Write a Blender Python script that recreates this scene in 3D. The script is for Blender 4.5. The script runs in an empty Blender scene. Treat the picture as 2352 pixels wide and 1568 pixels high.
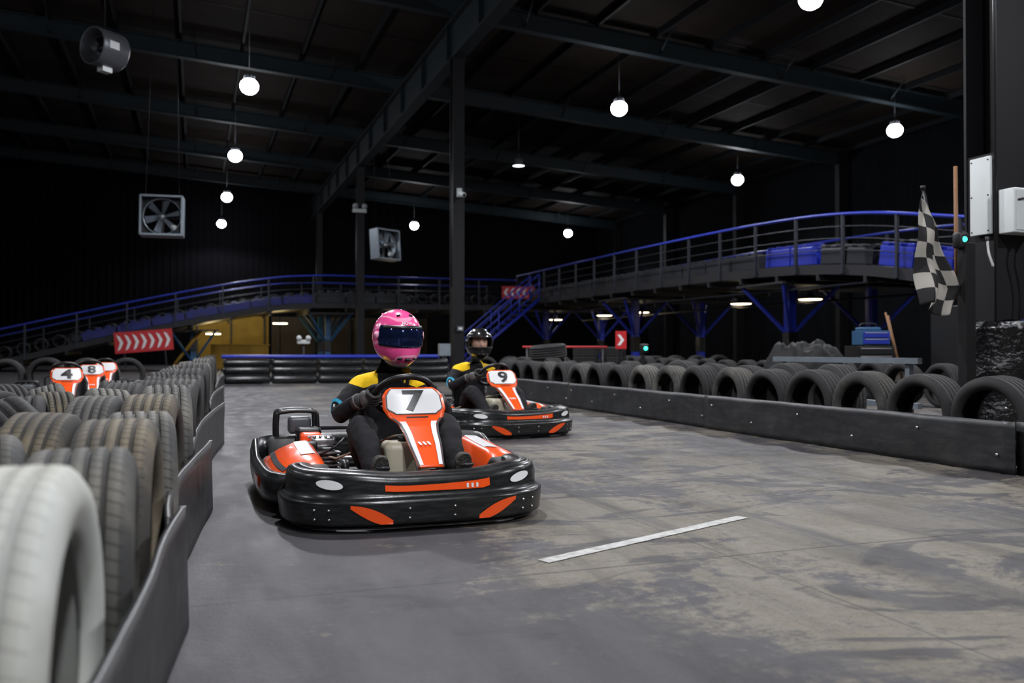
import bpy, bmesh, math, random
from mathutils import Vector, Matrix, noise
random.seed(11)
sc = bpy.context.scene
TH = math.radians(19.95); CT, ST = math.cos(TH), math.sin(TH)
def B(u, v, z=0.0):
    return Vector((u*CT - v*ST, u*ST + v*CT, z))
RB = Matrix.Rotation(TH, 4, 'Z')
def rad(a): return math.radians(a)
def lerp(a, b, t): return a+(b-a)*t
def smooth(t):
    t = max(0, min(1, t)); return t*t*(3-2*t)
def interp(x, pts):
    if x <= pts[0][0]: return pts[0][1]
    for (a, va), (b, vb) in zip(pts, pts[1:]):
        if x <= b:
            return va+(vb-va)*(x-a)/(b-a)
    return pts[-1][1]

# ------------------------------------------------------------------ materials
def pm(name, col, rough=.5, metal=0., var=.15, scale=6., bump=0., bscale=60., coat=0., spec=.5, emis=None, estr=0.,
       dust=None, dustamt=.5, dscale=3., stretch=None):
    m = bpy.data.materials.new(name); m.use_nodes = True
    nt = m.node_tree; N = nt.nodes; L = nt.links
    p = N['Principled BSDF']
    tc = N.new('ShaderNodeTexCoord')
    nz = N.new('ShaderNodeTexNoise'); nz.inputs['Scale'].default_value = scale; nz.inputs['Detail'].default_value = 5
    L.new(tc.outputs['Object'], nz.inputs['Vector'])
    mx = N.new('ShaderNodeMix'); mx.data_type = 'RGBA'
    mx.inputs[6].default_value = (*[c*(1-var) for c in col], 1)
    mx.inputs[7].default_value = (*[min(1, c*(1+var)) for c in col], 1)
    L.new(nz.outputs['Fac'], mx.inputs[0])
    out = mx.outputs[2]
    if dust:
        n2 = N.new('ShaderNodeTexNoise'); n2.inputs['Scale'].default_value = dscale; n2.inputs['Detail'].default_value = 7
        n2.inputs['Roughness'].default_value = .65
        if stretch:
            mp = N.new('ShaderNodeMapping'); mp.inputs['Scale'].default_value = stretch; L.new(tc.outputs['Object'], mp.inputs[0]); L.new(mp.outputs[0], n2.inputs['Vector'])
        else: L.new(tc.outputs['Object'], n2.inputs['Vector'])
        r = N.new('ShaderNodeMapRange'); r.inputs[1].default_value = .45; r.inputs[2].default_value = .75
        r.inputs[4].default_value = dustamt
        L.new(n2.outputs['Fac'], r.inputs[0])
        m2 = N.new('ShaderNodeMix'); m2.data_type = 'RGBA'
        L.new(r.outputs[0], m2.inputs[0]); L.new(out, m2.inputs[6]); m2.inputs[7].default_value = (*dust, 1)
        out = m2.outputs[2]
    L.new(out, p.inputs['Base Color'])
    p.inputs['Roughness'].default_value = rough
    p.inputs['Metallic'].default_value = metal
    p.inputs['Coat Weight'].default_value = coat
    p.inputs['Coat Roughness'].default_value = .08
    p.inputs['Specular IOR Level'].default_value = spec
    if bump > 0:
        nb = N.new('ShaderNodeTexNoise'); nb.inputs['Scale'].default_value = bscale; nb.inputs['Detail'].default_value = 4
        L.new(tc.outputs['Object'], nb.inputs['Vector'])
        bp = N.new('ShaderNodeBump'); bp.inputs['Strength'].default_value = bump; bp.inputs['Distance'].default_value = .02
        L.new(nb.outputs['Fac'], bp.inputs['Height']); L.new(bp.outputs[0], p.inputs['Normal'])
    if emis:
        p.inputs['Emission Color'].default_value = (*emis, 1); p.inputs['Emission Strength'].default_value = estr
    return m
def overlay(m, col, build):
    """mix a second colour over a material's base colour with a mask built from object coordinates"""
    nt = m.node_tree; N = nt.nodes; L = nt.links; p = N['Principled BSDF']
    tc = N.new('ShaderNodeTexCoord'); sx = N.new('ShaderNodeSeparateXYZ'); L.new(tc.outputs['Object'], sx.inputs[0])
    def mt(op, a, b=None):
        n = N.new('ShaderNodeMath'); n.operation = op
        for i, q in enumerate((a, b)):
            if q is None: continue
            if isinstance(q, (int, float)): n.inputs[i].default_value = q
            else: L.new(q, n.inputs[i])
        return n.outputs[0]
    mask = build(N, L, mt, tc, sx)
    old = p.inputs['Base Color'].links[0].from_socket
    mx = N.new('ShaderNodeMix'); mx.data_type = 'RGBA'; L.new(mask, mx.inputs[0]); L.new(old, mx.inputs[6]); mx.inputs[7].default_value = (*col, 1)
    L.new(mx.outputs[2], p.inputs['Base Color'])
    return m

M = {}
M['blackpl'] = pm('black_plastic', (.008, .009, .009), .27, bump=.05, bscale=18, dust=(.07, .07, .07), dustamt=.35, dscale=9, stretch=(1, 1, 7))
M['orange'] = pm('orange_bodywork', (.86, .085, .008), .3, var=.06, coat=.4)
M['white'] = pm('white_decal', (.72, .72, .72), .35, var=.04, coat=.3)
M['ink'] = pm('black_ink', (.006, .006, .006), .4, var=.05)
M['greyd'] = pm('dark_grey_decal', (.05, .05, .055), .4)
M['steel'] = pm('brushed_steel', (.5, .5, .5), .3, 1.0)
M['alu'] = pm('cast_aluminium', (.40, .40, .41), .36, .9, bump=.1)
M['dsteel'] = pm('dark_steel', (.02, .02, .022), .4, .4)
M['rubber'] = pm('kart_rubber', (.014, .014, .014), .65, bump=.1)
M['tank'] = pm('tank_plastic', (.42, .39, .29), .45, var=.08)
M['suit'] = pm('race_suit', (.009, .009, .011), .85, bump=.5, bscale=14, spec=.25)
def _yoke(N, L, mt, tc, sx):
    x = mt('ABSOLUTE', mt('ADD', sx.outputs[0], .012)); z = sx.outputs[2]
    a = mt('GREATER_THAN', mt('SUBTRACT', z, mt('MULTIPLY', mt('ABSOLUTE', mt('SUBTRACT', x, .15)), .35)), .572)
    b = mt('MULTIPLY', mt('GREATER_THAN', x, .072), mt('LESS_THAN', x, .255))
    return mt('MULTIPLY', a, b)
overlay(M['suit'], (.78, .50, .010), _yoke)
M['glove'] = pm('race_glove', (.03, .028, .027), .75, bump=.3, bscale=40)
M['glovew'] = pm('race_glove_grey', (.12, .115, .11), .75, bump=.3, bscale=40)
M['boot'] = pm('race_boot', (.02, .02, .02), .7, bump=.2, dust=(.10, .09, .08), dustamt=.5)
M['sole'] = pm('boot_sole', (.045, .042, .038), .8, bump=.6, bscale=60, dust=(.10, .09, .075), dustamt=.6, dscale=14)
M['cyan'] = pm('patch_cyan', (.05, .45, .7), .6, var=.05)
M['red'] = pm('sign_red', (.50, .015, .02), .45, var=.08)
M['signw'] = pm('sign_white', (.75, .75, .75), .5, var=.05)
M['blue'] = pm('blue_paint', (.014, .030, .34), .38, var=.2, dust=(.02, .02, .04), dustamt=.4)
M['bluepl'] = pm('blue_barrier_plastic', (.010, .024, .34), .4, var=.2, dust=(.015, .015, .03), dustamt=.5)
M['bluedk'] = pm('dark_blue_barrier_plastic', (.006, .013, .15), .45, var=.4, scale=2, dust=(.008, .008, .012), dustamt=.9, dscale=1.5)
M['lblue'] = pm('steel_blue_paint', (.02, .09, .20), .5, var=.2)
M['darkblue'] = pm('dark_barrier', (.006, .007, .012), .5, var=.2)
M['frame'] = pm('painted_steel_frame', (.0065, .012, .0155), .6, var=.2, spec=.3)
M['col'] = pm('black_column_paint', (.005, .005, .006), .5, var=.2, bump=.05, spec=.3)
M['purlin'] = pm('purlin_steel', (.003, .004, .005), .7, spec=.2)
M['railpost'] = pm('railing_steel', (.018, .021, .03), .5, .3)
M['deck'] = pm('deck_steel', (.012, .012, .015), .6, .2)
M['whitebox'] = pm('cabinet_white', (.56, .59, .58), .45, var=.05)
M['grey'] = pm('grey_enamel', (.10, .105, .115), .4, .3)
M['galv'] = pm('galvanised_sheet', (.26, .30, .34), .4, .6, var=.2)
M['wood'] = pm('worn_wood', (.22, .11, .05), .7, var=.25, scale=20)
M['ply'] = pm('plywood', (.42, .24, .03), .8, var=.2, scale=12)
M['ywall'] = pm('yellow_wall_paint', (.22, .135, .010), .8, var=.5, scale=1.5)
M['bwall'] = pm('dark_brown_wall', (.028, .019, .006), .8, var=.35, scale=1.5)
M['wrap'] = pm('stretch_wrap', (.005, .005, .006), .16, bump=.7, bscale=34, coat=.4)
M['board'] = pm('rubber_board', (.012, .013, .0145), .45, var=.35, bump=.25, bscale=7, dust=(.048, .047, .045), dustamt=.6, dscale=6, stretch=(1, 1, 4))
M['emit'] = pm('lamp_lens', (1, 1, 1), .3, emis=(.90, .93, 1.), estr=90)
M['emitd'] = pm('lamp_lens_dim', (1, 1, 1), .3, emis=(.93, .97, 1.), estr=2.5)
M['glassd'] = pm('lamp_glass_off', (.35, .38, .40), .15)
M['warm'] = pm('warm_tube', (1, .9, .7), .3, emis=(1, .8, .5), estr=7)
M['green'] = pm('green_signal', (.0, .6, .4), .3, emis=(.05, 1, .6), estr=3)
M['skin'] = pm('skin', (.52, .30, .22), .5, var=.06)
M['eye'] = pm('eye_white', (.7, .7, .7), .2, var=.02)
M['hair'] = pm('dark_hair', (.03, .02, .015), .6)
M['pink'] = pm('helmet_pink', (.88, .085, .30), .22, var=.2, scale=14, coat=.8)
def _swirl(N, L, mt, tc, sx):
    w = N.new('ShaderNodeTexWave'); w.wave_type = 'BANDS'; w.bands_direction = 'Z'; w.inputs['Scale'].default_value = 4.2
    w.inputs['Distortion'].default_value = 4.5; w.inputs['Detail'].default_value = .5; w.inputs['Detail Scale'].default_value = 1.4
    L.new(tc.outputs['Object'], w.inputs['Vector'])
    return mt('MULTIPLY', mt('GREATER_THAN', w.outputs['Fac'], .95), .6)
overlay(M['pink'], (.95, .50, .64), _swirl)
M['pinkl'] = pm('helmet_pale_pink', (.9, .42, .58), .22, var=.1, coat=.8)
M['hblack'] = pm('helmet_black', (.010, .010, .011), .2, var=.1, coat=.6)
M['visor'] = pm('mirror_visor', (.03, .05, .16), .07, .85, var=.6, scale=9)
M['concrete_line'] = pm('white_floor_paint', (.42, .42, .40), .7, var=.12, scale=30, dust=(.15, .14, .125), dustamt=.9, dscale=22)
M['tarp'] = pm('black_tarp', (.005, .005, .0055), .6, bump=.6, bscale=10, spec=.3)
M['blacksatin'] = pm('satin_black', (.007, .007, .008), .4)

def tyre_mat(name, base, dustc, amt, nf, shear, r0=.298, gs=.7):
    m = pm(name, base, .74, var=.3, scale=9, dust=dustc, dustamt=amt, dscale=4, spec=.35)
    nt = m.node_tree; N = nt.nodes; L = nt.links; p = N['Principled BSDF']
    tc = N.new('ShaderNodeTexCoord'); sx = N.new('ShaderNodeSeparateXYZ'); L.new(tc.outputs['Object'], sx.inputs[0])
    def mt(op, a, b=None):
        n = N.new('ShaderNodeMath'); n.operation = op
        for i, q in enumerate((a, b)):
            if q is None: continue
            if isinstance(q, (int, float)): n.inputs[i].default_value = q
            else: L.new(q, n.inputs[i])
        return n.outputs[0]
    ang = mt('ARCTAN2', sx.outputs[1], sx.outputs[2])
    ax = mt('ABSOLUTE', sx.outputs[0])
    ph = mt('ADD', mt('MULTIPLY', ang, nf), mt('MULTIPLY', ax, shear))
    s = mt('SINE', ph)
    g = mt('GREATER_THAN', s, .82)
    rr = mt('SQRT', mt('ADD', mt('POWER', sx.outputs[1], 2), mt('POWER', sx.outputs[2], 2)))
    msk = mt('GREATER_THAN', rr, r0)
    gg = mt('MULTIPLY', mt('MULTIPLY', g, msk), mt('GREATER_THAN', ax, .022))
    bp = N.new('ShaderNodeBump'); bp.inputs['Strength'].default_value = .5; bp.inputs['Distance'].default_value = .004; bp.invert = True
    L.new(gg, bp.inputs['Height']); L.new(bp.outputs[0], p.inputs['Normal'])
    old = p.inputs['Base Color'].links[0].from_socket
    oi = N.new('ShaderNodeObjectInfo'); hv = N.new('ShaderNodeHueSaturation'); L.new(old, hv.inputs['Color'])
    mrn = N.new('ShaderNodeMapRange'); mrn.inputs[3].default_value = .65; mrn.inputs[4].default_value = 1.45; L.new(oi.outputs['Random'], mrn.inputs[0]); L.new(mrn.outputs[0], hv.inputs['Value'])
    old = hv.outputs[0]
    tr_ = mt('MULTIPLY', mt('GREATER_THAN', rr, .3055), .25)
    m3 = N.new('ShaderNodeMix'); m3.data_type = 'RGBA'; L.new(tr_, m3.inputs[0]); L.new(old, m3.inputs[6]); m3.inputs[7].default_value = (*dustc, 1); old = m3.outputs[2]
    grv = mt('MULTIPLY', mt('LESS_THAN', rr, .3055), mt('GREATER_THAN', rr, .297))
    grv = mt('MULTIPLY', grv, mt('LESS_THAN', ax, .075))
    mx = N.new('ShaderNodeMix'); mx.data_type = 'RGBA'
    L.new(mt('MAXIMUM', mt('MULTIPLY', gg, gs*.8), mt('MULTIPLY', grv, gs)), mx.inputs[0]); L.new(old, mx.inputs[6]); mx.inputs[7].default_value = (.006, .006, .006, 1)
    L.new(mx.outputs[2], p.inputs['Base Color'])
    return m
TM = [tyre_mat('tyre_rubber_dusty', (.036, .036, .035), (.16, .15, .125), .75, 62, 70),
      tyre_mat('tyre_rubber_dark', (.012, .012, .0125), (.038, .036, .034), .7, 50, -50),
      tyre_mat('tyre_rubber_brown', (.038, .035, .031), (.18, .145, .09), .8, 74, 20),
      tyre_mat('pale_tyre_rubber', (.44, .45, .42), (.26, .25, .20), .7, 62, 60, gs=.22)]  # last one: much paler colour for the nearest left tyre

def floor_mat():
    m = bpy.data.materials.new('worn_concrete_floor'); m.use_nodes = True
    nt = m.node_tree; N = nt.nodes; L = nt.links; p = N['Principled BSDF']
    tc = N.new('ShaderNodeTexCoord'); mp = N.new('ShaderNodeMapping'); mp.inputs['Rotation'].default_value = (0, 0, 0)
    L.new(tc.outputs['Object'], mp.inputs[0])
    def noi(sc_, st, det, dist=0, ro=.55, off=0):
        m2 = N.new('ShaderNodeMapping'); m2.inputs['Scale'].default_value = st; m2.inputs['Location'].default_value = (off, off*.7, 0); L.new(mp.outputs[0], m2.inputs[0])
        n = N.new('ShaderNodeTexNoise'); n.inputs['Scale'].default_value = sc_; n.inputs['Detail'].default_value = det
        n.inputs['Distortion'].default_value = dist; n.inputs['Roughness'].default_value = ro
        L.new(m2.outputs[0], n.inputs['Vector']); return n.outputs['Fac']
    def mt(op, a, b=None):
        n = N.new('ShaderNodeMath'); n.operation = op
        for i, q in enumerate((a, b)):
            if q is None: continue
            if isinstance(q, (int, float)): n.inputs[i].default_value = q
            else: L.new(q, n.inputs[i])
        return n.outputs[0]
    def mr(v, a, b, c=0, d=1):
        n = N.new('ShaderNodeMapRange'); L.new(v, n.inputs[0])
        for i, q in enumerate((a, b, c, d)): n.inputs[i+1].default_value = q
        return n.outputs[0]
    def mix(f, a, b):
        n = N.new('ShaderNodeMix'); n.data_type = 'RGBA'
        if isinstance(f, float): n.inputs[0].default_value = f
        else: L.new(f, n.inputs[0])
        for i, q in ((6, a), (7, b)):
            if isinstance(q, tuple): n.inputs[i].default_value = (*q, 1)
            else: L.new(q, n.inputs[i])
        return n.outputs[2]
    sx = N.new('ShaderNodeSeparateXYZ'); L.new(mp.outputs[0], sx.inputs[0])
    u, v = sx.outputs[0], sx.outputs[1]
    band = mr(u, .5, 1.7, -.17, .10)
    far = mr(v, 3.5, 6.5, 0.02, -.09)
    n1 = noi(1.1, (1, .7, 1), 8, .9, .62); n2 = noi(5, (1, .35, 1), 6, .3); n3 = noi(95, (1, 1, 1), 3); n4 = noi(20, (1, 1, 1), 8, 0, .78)
    n5 = noi(1.5, (.75, 1.4, 1), 8, 1.3, .62, 7.3); n6 = noi(3.2, (1, .09, 1), 7, .5, .6, 3.1); n7 = noi(2.2, (.35, 1.6, 1), 7, .8, .6, 11.)
    n8 = noi(.55, (1, .6, 1), 3, .6, .5, 5.)
    f = mt('ADD', mt('ADD', n1, mt('ADD', band, far)), mt('MULTIPLY', mt('SUBTRACT', n2, .5), .35))
    f = mt('ADD', f, mt('MULTIPLY', mt('SUBTRACT', n4, .5), .6))
    f = mt('ADD', f, mt('MULTIPLY', mt('SUBTRACT', n7, .5), .6))
    f = mr(f, .46, .58)
    rub = mix(n2, (.026, .0235, .027), (.062, .057, .062))
    tan = mix(n4, (.052, .046, .036), (.225, .20, .155))
    c = mix(f, rub, tan)
    c = mix(mr(n5, .535, .585, 0, .85), c, (.032, .029, .032))
    c = mix(mr(n6, .52, .66, 0, .7), c, (.026, .024, .026))
    c = mix(mr(n8, .48, .60, 0, .4), c, (.028, .026, .028))
    c = mix(mr(n3, .57, .70, 0, .65), c, (.016, .015, .015))
    c = mix(mr(n4, .62, .78, 0, .4), c, (.20, .185, .155))
    jv = mt('LESS_THAN', mt('ABSOLUTE', mt('FRACT', mt('DIVIDE', mt('ADD', v, 97.17), 5.0))), .0026)
    ju = mt('LESS_THAN', mt('ABSOLUTE', mt('FRACT', mt('DIVIDE', mt('ADD', u, 98.1), 5.0))), .0014)
    c = mix(mt('MULTIPLY', mt('MAXIMUM', jv, ju), .7), c, (.010, .010, .010))
    L.new(c, p.inputs['Base Color'])
    L.new(mr(n2, .3, .7, .46, .74), p.inputs['Roughness'])
    p.inputs['Specular IOR Level'].default_value = .35
    bp = N.new('ShaderNodeBump'); bp.inputs['Strength'].default_value = .5; bp.inputs['Distance'].default_value = .01
    L.new(mt('ADD', n4, mt('MULTIPLY', n3, .4)), bp.inputs['Height']); L.new(bp.outputs[0], p.inputs['Normal'])
    return m
M['floor'] = floor_mat()

def wall_mat(name, col):
    return pm(name, col, .8, var=.5, scale=1.2, bump=.1, bscale=6, spec=.06)
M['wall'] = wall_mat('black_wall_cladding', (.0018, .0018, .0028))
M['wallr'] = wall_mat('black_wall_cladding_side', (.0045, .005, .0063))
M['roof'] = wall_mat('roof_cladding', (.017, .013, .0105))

def checker_mat():
    m = bpy.data.materials.new('checker_cloth'); m.use_nodes = True
    nt = m.node_tree; N = nt.nodes; L = nt.links; p = N['Principled BSDF']
    uv = N.new('ShaderNodeUVMap'); ck = N.new('ShaderNodeTexChecker'); ck.inputs['Scale'].default_value = 1
    ck.inputs[1].default_value = (.36, .34, .30, 1); ck.inputs[2].default_value = (.008, .008, .009, 1)
    L.new(uv.outputs[0], ck.inputs[0]); L.new(ck.outputs[0], p.inputs['Base Color']); p.inputs['Roughness'].default_value = .8
    return m
M['checker'] = checker_mat()

# ------------------------------------------------------------------ mesh builder
class MB:
    def __init__(s): s.v = []; s.f = []; s.m = []; s.s = []; s.mats = []; s.M = Matrix.Identity(4)
    def mi(s, k):
        m = M[k] if isinstance(k, str) else k
        if m not in s.mats: s.mats.append(m)
        return s.mats.index(m)
    def add(s, vs, fs, mat, sm=False):
        o = len(s.v); s.v += [s.M @ Vector(p) for p in vs]
        k = s.mi(mat) if not isinstance(mat, list) else None
        for i, f in enumerate(fs):
            s.f.append([o+a for a in f]); s.m.append(k if k is not None else s.mi(mat[i])); s.s.append(sm)
    def box(s, c, size, mat, rot=None, taper=1.0):
        x, y, z = size[0]/2, size[1]/2, size[2]/2
        vs = []
        for dz in (-1, 1):
            t = taper if dz > 0 else 1
            for dx, dy in ((-1, -1), (1, -1), (1, 1), (-1, 1)):
                p = Vector((dx*x*t, dy*y*t, dz*z))
                if rot: p = rot @ p
                vs.append(Vector(c)+p)
        s.add(vs, [(0, 3, 2, 1), (4, 5, 6, 7), (0, 1, 5, 4), (1, 2, 6, 5), (2, 3, 7, 6), (3, 0, 4, 7)], mat)
    def rbox(s, c, size, mat, r=.02, rot=None, seg=4):
        x, y, z = size[0]/2, size[1]/2, size[2]/2; r = min(r, x*.98, y*.98, z*.98)
        ins = [(r*(1-math.sin(math.pi/2*i/seg)), -z+r*(1-math.cos(math.pi/2*i/seg))) for i in range(seg+1)]
        ins += [(q, -zz) for q, zz in reversed(ins)]
        vs = []; n = 4*(seg+1)
        for q, zz in ins:
            rr = r - q
            for k, (sx, sy) in enumerate(((1, 1), (-1, 1), (-1, -1), (1, -1))):
                for j in range(seg+1):
                    a = math.pi/2*(k + j/seg)
                    p = Vector((sx*(x-r)+rr*math.cos(a), sy*(y-r)+rr*math.sin(a), zz))
                    if rot: p = rot @ p
                    vs.append(Vector(c)+p)
        fs = []
        for i in range(len(ins)-1):
            for j in range(n):
                k = (j+1) % n; fs.append((i*n+j, i*n+k, (i+1)*n+k, (i+1)*n+j))
        fs.append(tuple(range(n))[::-1]); fs.append(tuple((len(ins)-1)*n+j for j in range(n)))
        s.add(vs, fs, mat, True)
    def tube(s, pts, r, mat, seg=8, closed=False, caps=True):
        pts = [Vector(p) for p in pts]; n = len(pts); rs = r if isinstance(r, (list, tuple)) else [r]*n
        up = None; vs = []
        for i in range(n):
            if closed: t = (pts[(i+1) % n]-pts[i-1]).normalized()
            else: t = (pts[min(i+1, n-1)]-pts[max(i-1, 0)]).normalized()
            if up is None:
                up = Vector((0, 0, 1)) if abs(t.z) < .9 else Vector((1, 0, 0))
            a = up - t*up.dot(t)
            if a.length < 1e-4: a = t.orthogonal()
            a.normalize(); up = a; b = t.cross(a)
            for j in range(seg):
                q = 2*math.pi*j/seg; vs.append(pts[i]+(a*math.cos(q)+b*math.sin(q))*rs[i])
        fs = []
        for i in range(n if closed else n-1):
            k = (i+1) % n
            for j in range(seg):
                l = (j+1) % seg; fs.append((i*seg+j, i*seg+l, k*seg+l, k*seg+j))
        if not closed and caps:
            fs.append(tuple(range(seg))[::-1]); fs.append(tuple((n-1)*seg+j for j in range(seg)))
        s.add(vs, fs, mat, True)
    def cyl(s, a, b, r, mat, seg=20, r2=None):
        s.tube([a, b], [r, r if r2 is None else r2], mat, seg)
    def lathe(s, prof, mat, seg=32, mtx=None, closed=True, axis='X'):
        vs = []; n = len(prof)
        for i in range(seg):
            a = 2*math.pi*i/seg
            for (q, r) in prof:
                if axis == 'X': p = Vector((q, r*math.cos(a), r*math.sin(a)))
                else: p = Vector((r*math.cos(a), r*math.sin(a), q))
                vs.append(mtx @ p if mtx else p)
        fs = []
        for i in range(seg):
            k = (i+1) % seg
            for j in range(n if closed else n-1):
                l = (j+1) % n; fs.append((i*n+j, i*n+l, k*n+l, k*n+j))
        s.add(vs, fs, mat, True)
    def grid(s, fn, nu, nv, mat, sm=True, skip=None):
        vs = [fn(i/nu, j/nv) for i in range(nu+1) for j in range(nv+1)]
        fs = []; ms = []
        for i in range(nu):
            for j in range(nv):
                if skip and skip((i+.5)/nu, (j+.5)/nv): continue
                fs.append((i*(nv+1)+j, (i+1)*(nv+1)+j, (i+1)*(nv+1)+j+1, i*(nv+1)+j+1))
                ms.append(mat((i+.5)/nu, (j+.5)/nv) if callable(mat) else mat)
        s.add(vs, fs, ms, sm)
    def poly(s, pts, nrm, thick, mat):
        n = len(pts); nrm = Vector(nrm)
        vs = [Vector(p) for p in pts]+[Vector(p)+nrm*thick for p in pts]
        fs = [tuple(range(n))[::-1], tuple(range(n, 2*n))]+[(i, (i+1) % n, n+(i+1) % n, n+i) for i in range(n)]
        s.add(vs, fs, mat)
    def build(s, name, parent=None, bevel=0, solid=0, recalc=True, sub=0):
        me = bpy.data.meshes.new(name); me.from_pydata([tuple(p) for p in s.v], [], s.f)
        for m in s.mats: me.materials.append(m)
        me.polygons.foreach_set('material_index', s.m); me.polygons.foreach_set('use_smooth', s.s)
        if recalc:
            bm = bmesh.new(); bm.from_mesh(me); bmesh.ops.recalc_face_normals(bm, faces=bm.faces); bm.to_mesh(me); bm.free()
        me.update(); o = bpy.data.objects.new(name, me); sc.collection.objects.link(o)
        if parent: o.parent = parent
        if solid:
            md = o.modifiers.new('thick', 'SOLIDIFY'); md.thickness = solid; md.offset = -1
        if sub:
            md = o.modifiers.new('sub', 'SUBSURF'); md.levels = sub; md.render_levels = sub
        if bevel:
            md = o.modifiers.new('bev', 'BEVEL'); md.width = bevel; md.segments = 2; md.limit_method = 'ANGLE'
        return o
def empty(name, mtx=None, parent=None):
    e = bpy.data.objects.new(name, None); e.empty_display_size = .2; sc.collection.objects.link(e)
    if mtx is not None: e.matrix_world = mtx
    if parent: e.parent = parent
    return e

def skin_eval(verts, edges, radii, sub=2, root=0):
    bm = bmesh.new(); sl = bm.verts.layers.skin.verify()
    vs = [bm.verts.new(v) for v in verts]
    for a, b in edges: bm.edges.new((vs[a], vs[b]))
    for i, v in enumerate(vs):
        r = radii[i]; v[sl].radius = (r, r) if not isinstance(r, tuple) else r; v[sl].use_root = (i == root)
    me = bpy.data.meshes.new('tmp'); bm.to_mesh(me); bm.free()
    o = bpy.data.objects.new('tmp', me); sc.collection.objects.link(o)
    md = o.modifiers.new('s', 'SKIN'); md.use_smooth_shade = True; md.branch_smoothing = .4
    m2 = o.modifiers.new('b', 'SUBSURF'); m2.levels = sub; m2.render_levels = sub
    dg = bpy.context.evaluated_depsgraph_get(); dg.update(); e = o.evaluated_get(dg); em = e.to_mesh()
    V = [v.co.copy() for v in em.vertices]; F = [tuple(p.vertices) for p in em.polygons]
    e.to_mesh_clear(); bpy.data.objects.remove(o); bpy.data.meshes.remove(me)
    return V, F
def text_eval(txt, size, bold=0., shear=0.):
    cu = bpy.data.curves.new('t', 'FONT'); cu.body = txt; cu.size = size; cu.align_x = 'CENTER'; cu.align_y = 'CENTER'
    cu.offset = bold; cu.shear = shear; cu.resolution_u = 4
    o = bpy.data.objects.new('t', cu); sc.collection.objects.link(o)
    dg = bpy.context.evaluated_depsgraph_get(); dg.update(); e = o.evaluated_get(dg); em = e.to_mesh()
    bm = bmesh.new(); bm.from_mesh(em); bmesh.ops.triangulate(bm, faces=bm.faces)
    for _ in range(3):
        lng = [ed for ed in bm.edges if ed.calc_length() > size*.12]
        if lng: bmesh.ops.subdivide_edges(bm, edges=lng, cuts=1); bmesh.ops.triangulate(bm, faces=bm.faces)
    bm.verts.index_update()
    V = [v.co.copy() for v in bm.verts]; F = [tuple(x.index for x in p.verts) for p in bm.faces]; bm.free()
    e.to_mesh_clear(); bpy.data.objects.remove(o); bpy.data.curves.remove(cu)
    cx = (min(v.x for v in V)+max(v.x for v in V))/2; cy = (min(v.y for v in V)+max(v.y for v in V))/2
    return [Vector((v.x-cx, v.y-cy, 0)) for v in V], F

# ------------------------------------------------------------------ room
UL, UR, VN, VF = -24.0, 24.4, -14.0, 51.0
def roofz(u): return 9.85 - .06*(u-6.2)
mb = MB()
mb.add([(UL, VN, 0), (UR, VN, 0), (UR, VF, 0), (UL, VF, 0), (UL, VN, -.2), (UR, VN, -.2), (UR, VF, -.2), (UL, VF, -.2)],
       [(0, 1, 2, 3), (7, 6, 5, 4), (0, 4, 5, 1), (1, 5, 6, 2), (2, 6, 7, 3), (3, 7, 4, 0)], 'floor')
fl = mb.build('floor'); fl.rotation_euler = (0, 0, TH)
def rib_wall(name, fixed, a0, a1, axis, zt, mat, sgn):
    mb = MB(); mb.M = RB; n = int((a1-a0)/.35); vs = []
    pts = []
    for i in range(n+1):
        a = a0+(a1-a0)*i/n
        pts.append((a, 0)); pts.append((a+.20, 0)); pts.append((a+.24, .025)); pts.append((a+.31, .025))
    pts = [p for p in pts if p[0] <= a1]+[(a1, 0)]
    for a, d in pts:
        for k in (0, 1):
            q = fixed - sgn*d
            P = (q, a) if axis == 'V' else (a, q)
            vs.append((P[0], P[1], 0 if k == 0 else zt(P[0])))
    fs = [(2*i, 2*i+2, 2*i+3, 2*i+1) for i in range(len(pts)-1)]
    mb.add(vs, fs, mat)
    return mb.build(name)
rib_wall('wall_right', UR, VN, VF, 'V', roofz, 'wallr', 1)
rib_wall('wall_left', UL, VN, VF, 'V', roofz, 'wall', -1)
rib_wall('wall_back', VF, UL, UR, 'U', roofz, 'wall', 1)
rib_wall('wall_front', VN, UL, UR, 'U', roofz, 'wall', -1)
mb = MB(); mb.M = RB
def rf(i, j):
    u = lerp(UL, UR, i); return (u, lerp(VN, VF, j), roofz(u)+.02)
mb.grid(rf, 1, 1, 'roof', False)
for k in range(16):
    v = VN+2+4.1*k
    mb.add([(UL, v, roofz(UL)), (UR, v, roofz(UR)), (UR, v+.06, roofz(UR)), (UL, v+.06, roofz(UL))], [(0, 1, 2, 3)], 'purlin')
mb.build('ceiling')
FR = [-6.5, .8, 7.6, 14.4, 21.15, 28., 35., 41.5, 47.6]
mb = MB(); mb.M = RB
for v in FR:
    for (dz, h, w) in ((0, .04, .24), (-.23, .44, .05), (-.46, .05, .24)):
        vs = []
        for u in (UL, UR):
            z = roofz(u)-.16+dz
            for (a, b) in ((-w/2, -h/2), (w/2, -h/2), (w/2, h/2), (-w/2, h/2)): vs.append((u, v+a, z+b))
        mb.add(vs, [(0, 1, 2, 3), (7, 6, 5, 4), (0, 4, 5, 1), (1, 5, 6, 2), (2, 6, 7, 3), (3, 7, 4, 0)], 'frame')
    mb.box((UR-.3, v, 4.3), (.45, .24, 8.6), 'col')
    mb.box((UL+.3, v, 5.5), (.45, .24, 11.), 'col')
    for u in range(-20, 24, 4):
        for sg in (-1, 1):
            mb.cyl((u, v, roofz(u)-.6), (u, v+sg*.7, roofz(u)-.08), .02, 'frame', 5)
mb.build('roof_frames')
mb = MB(); mb.M = RB
u = UL+.8
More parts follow.
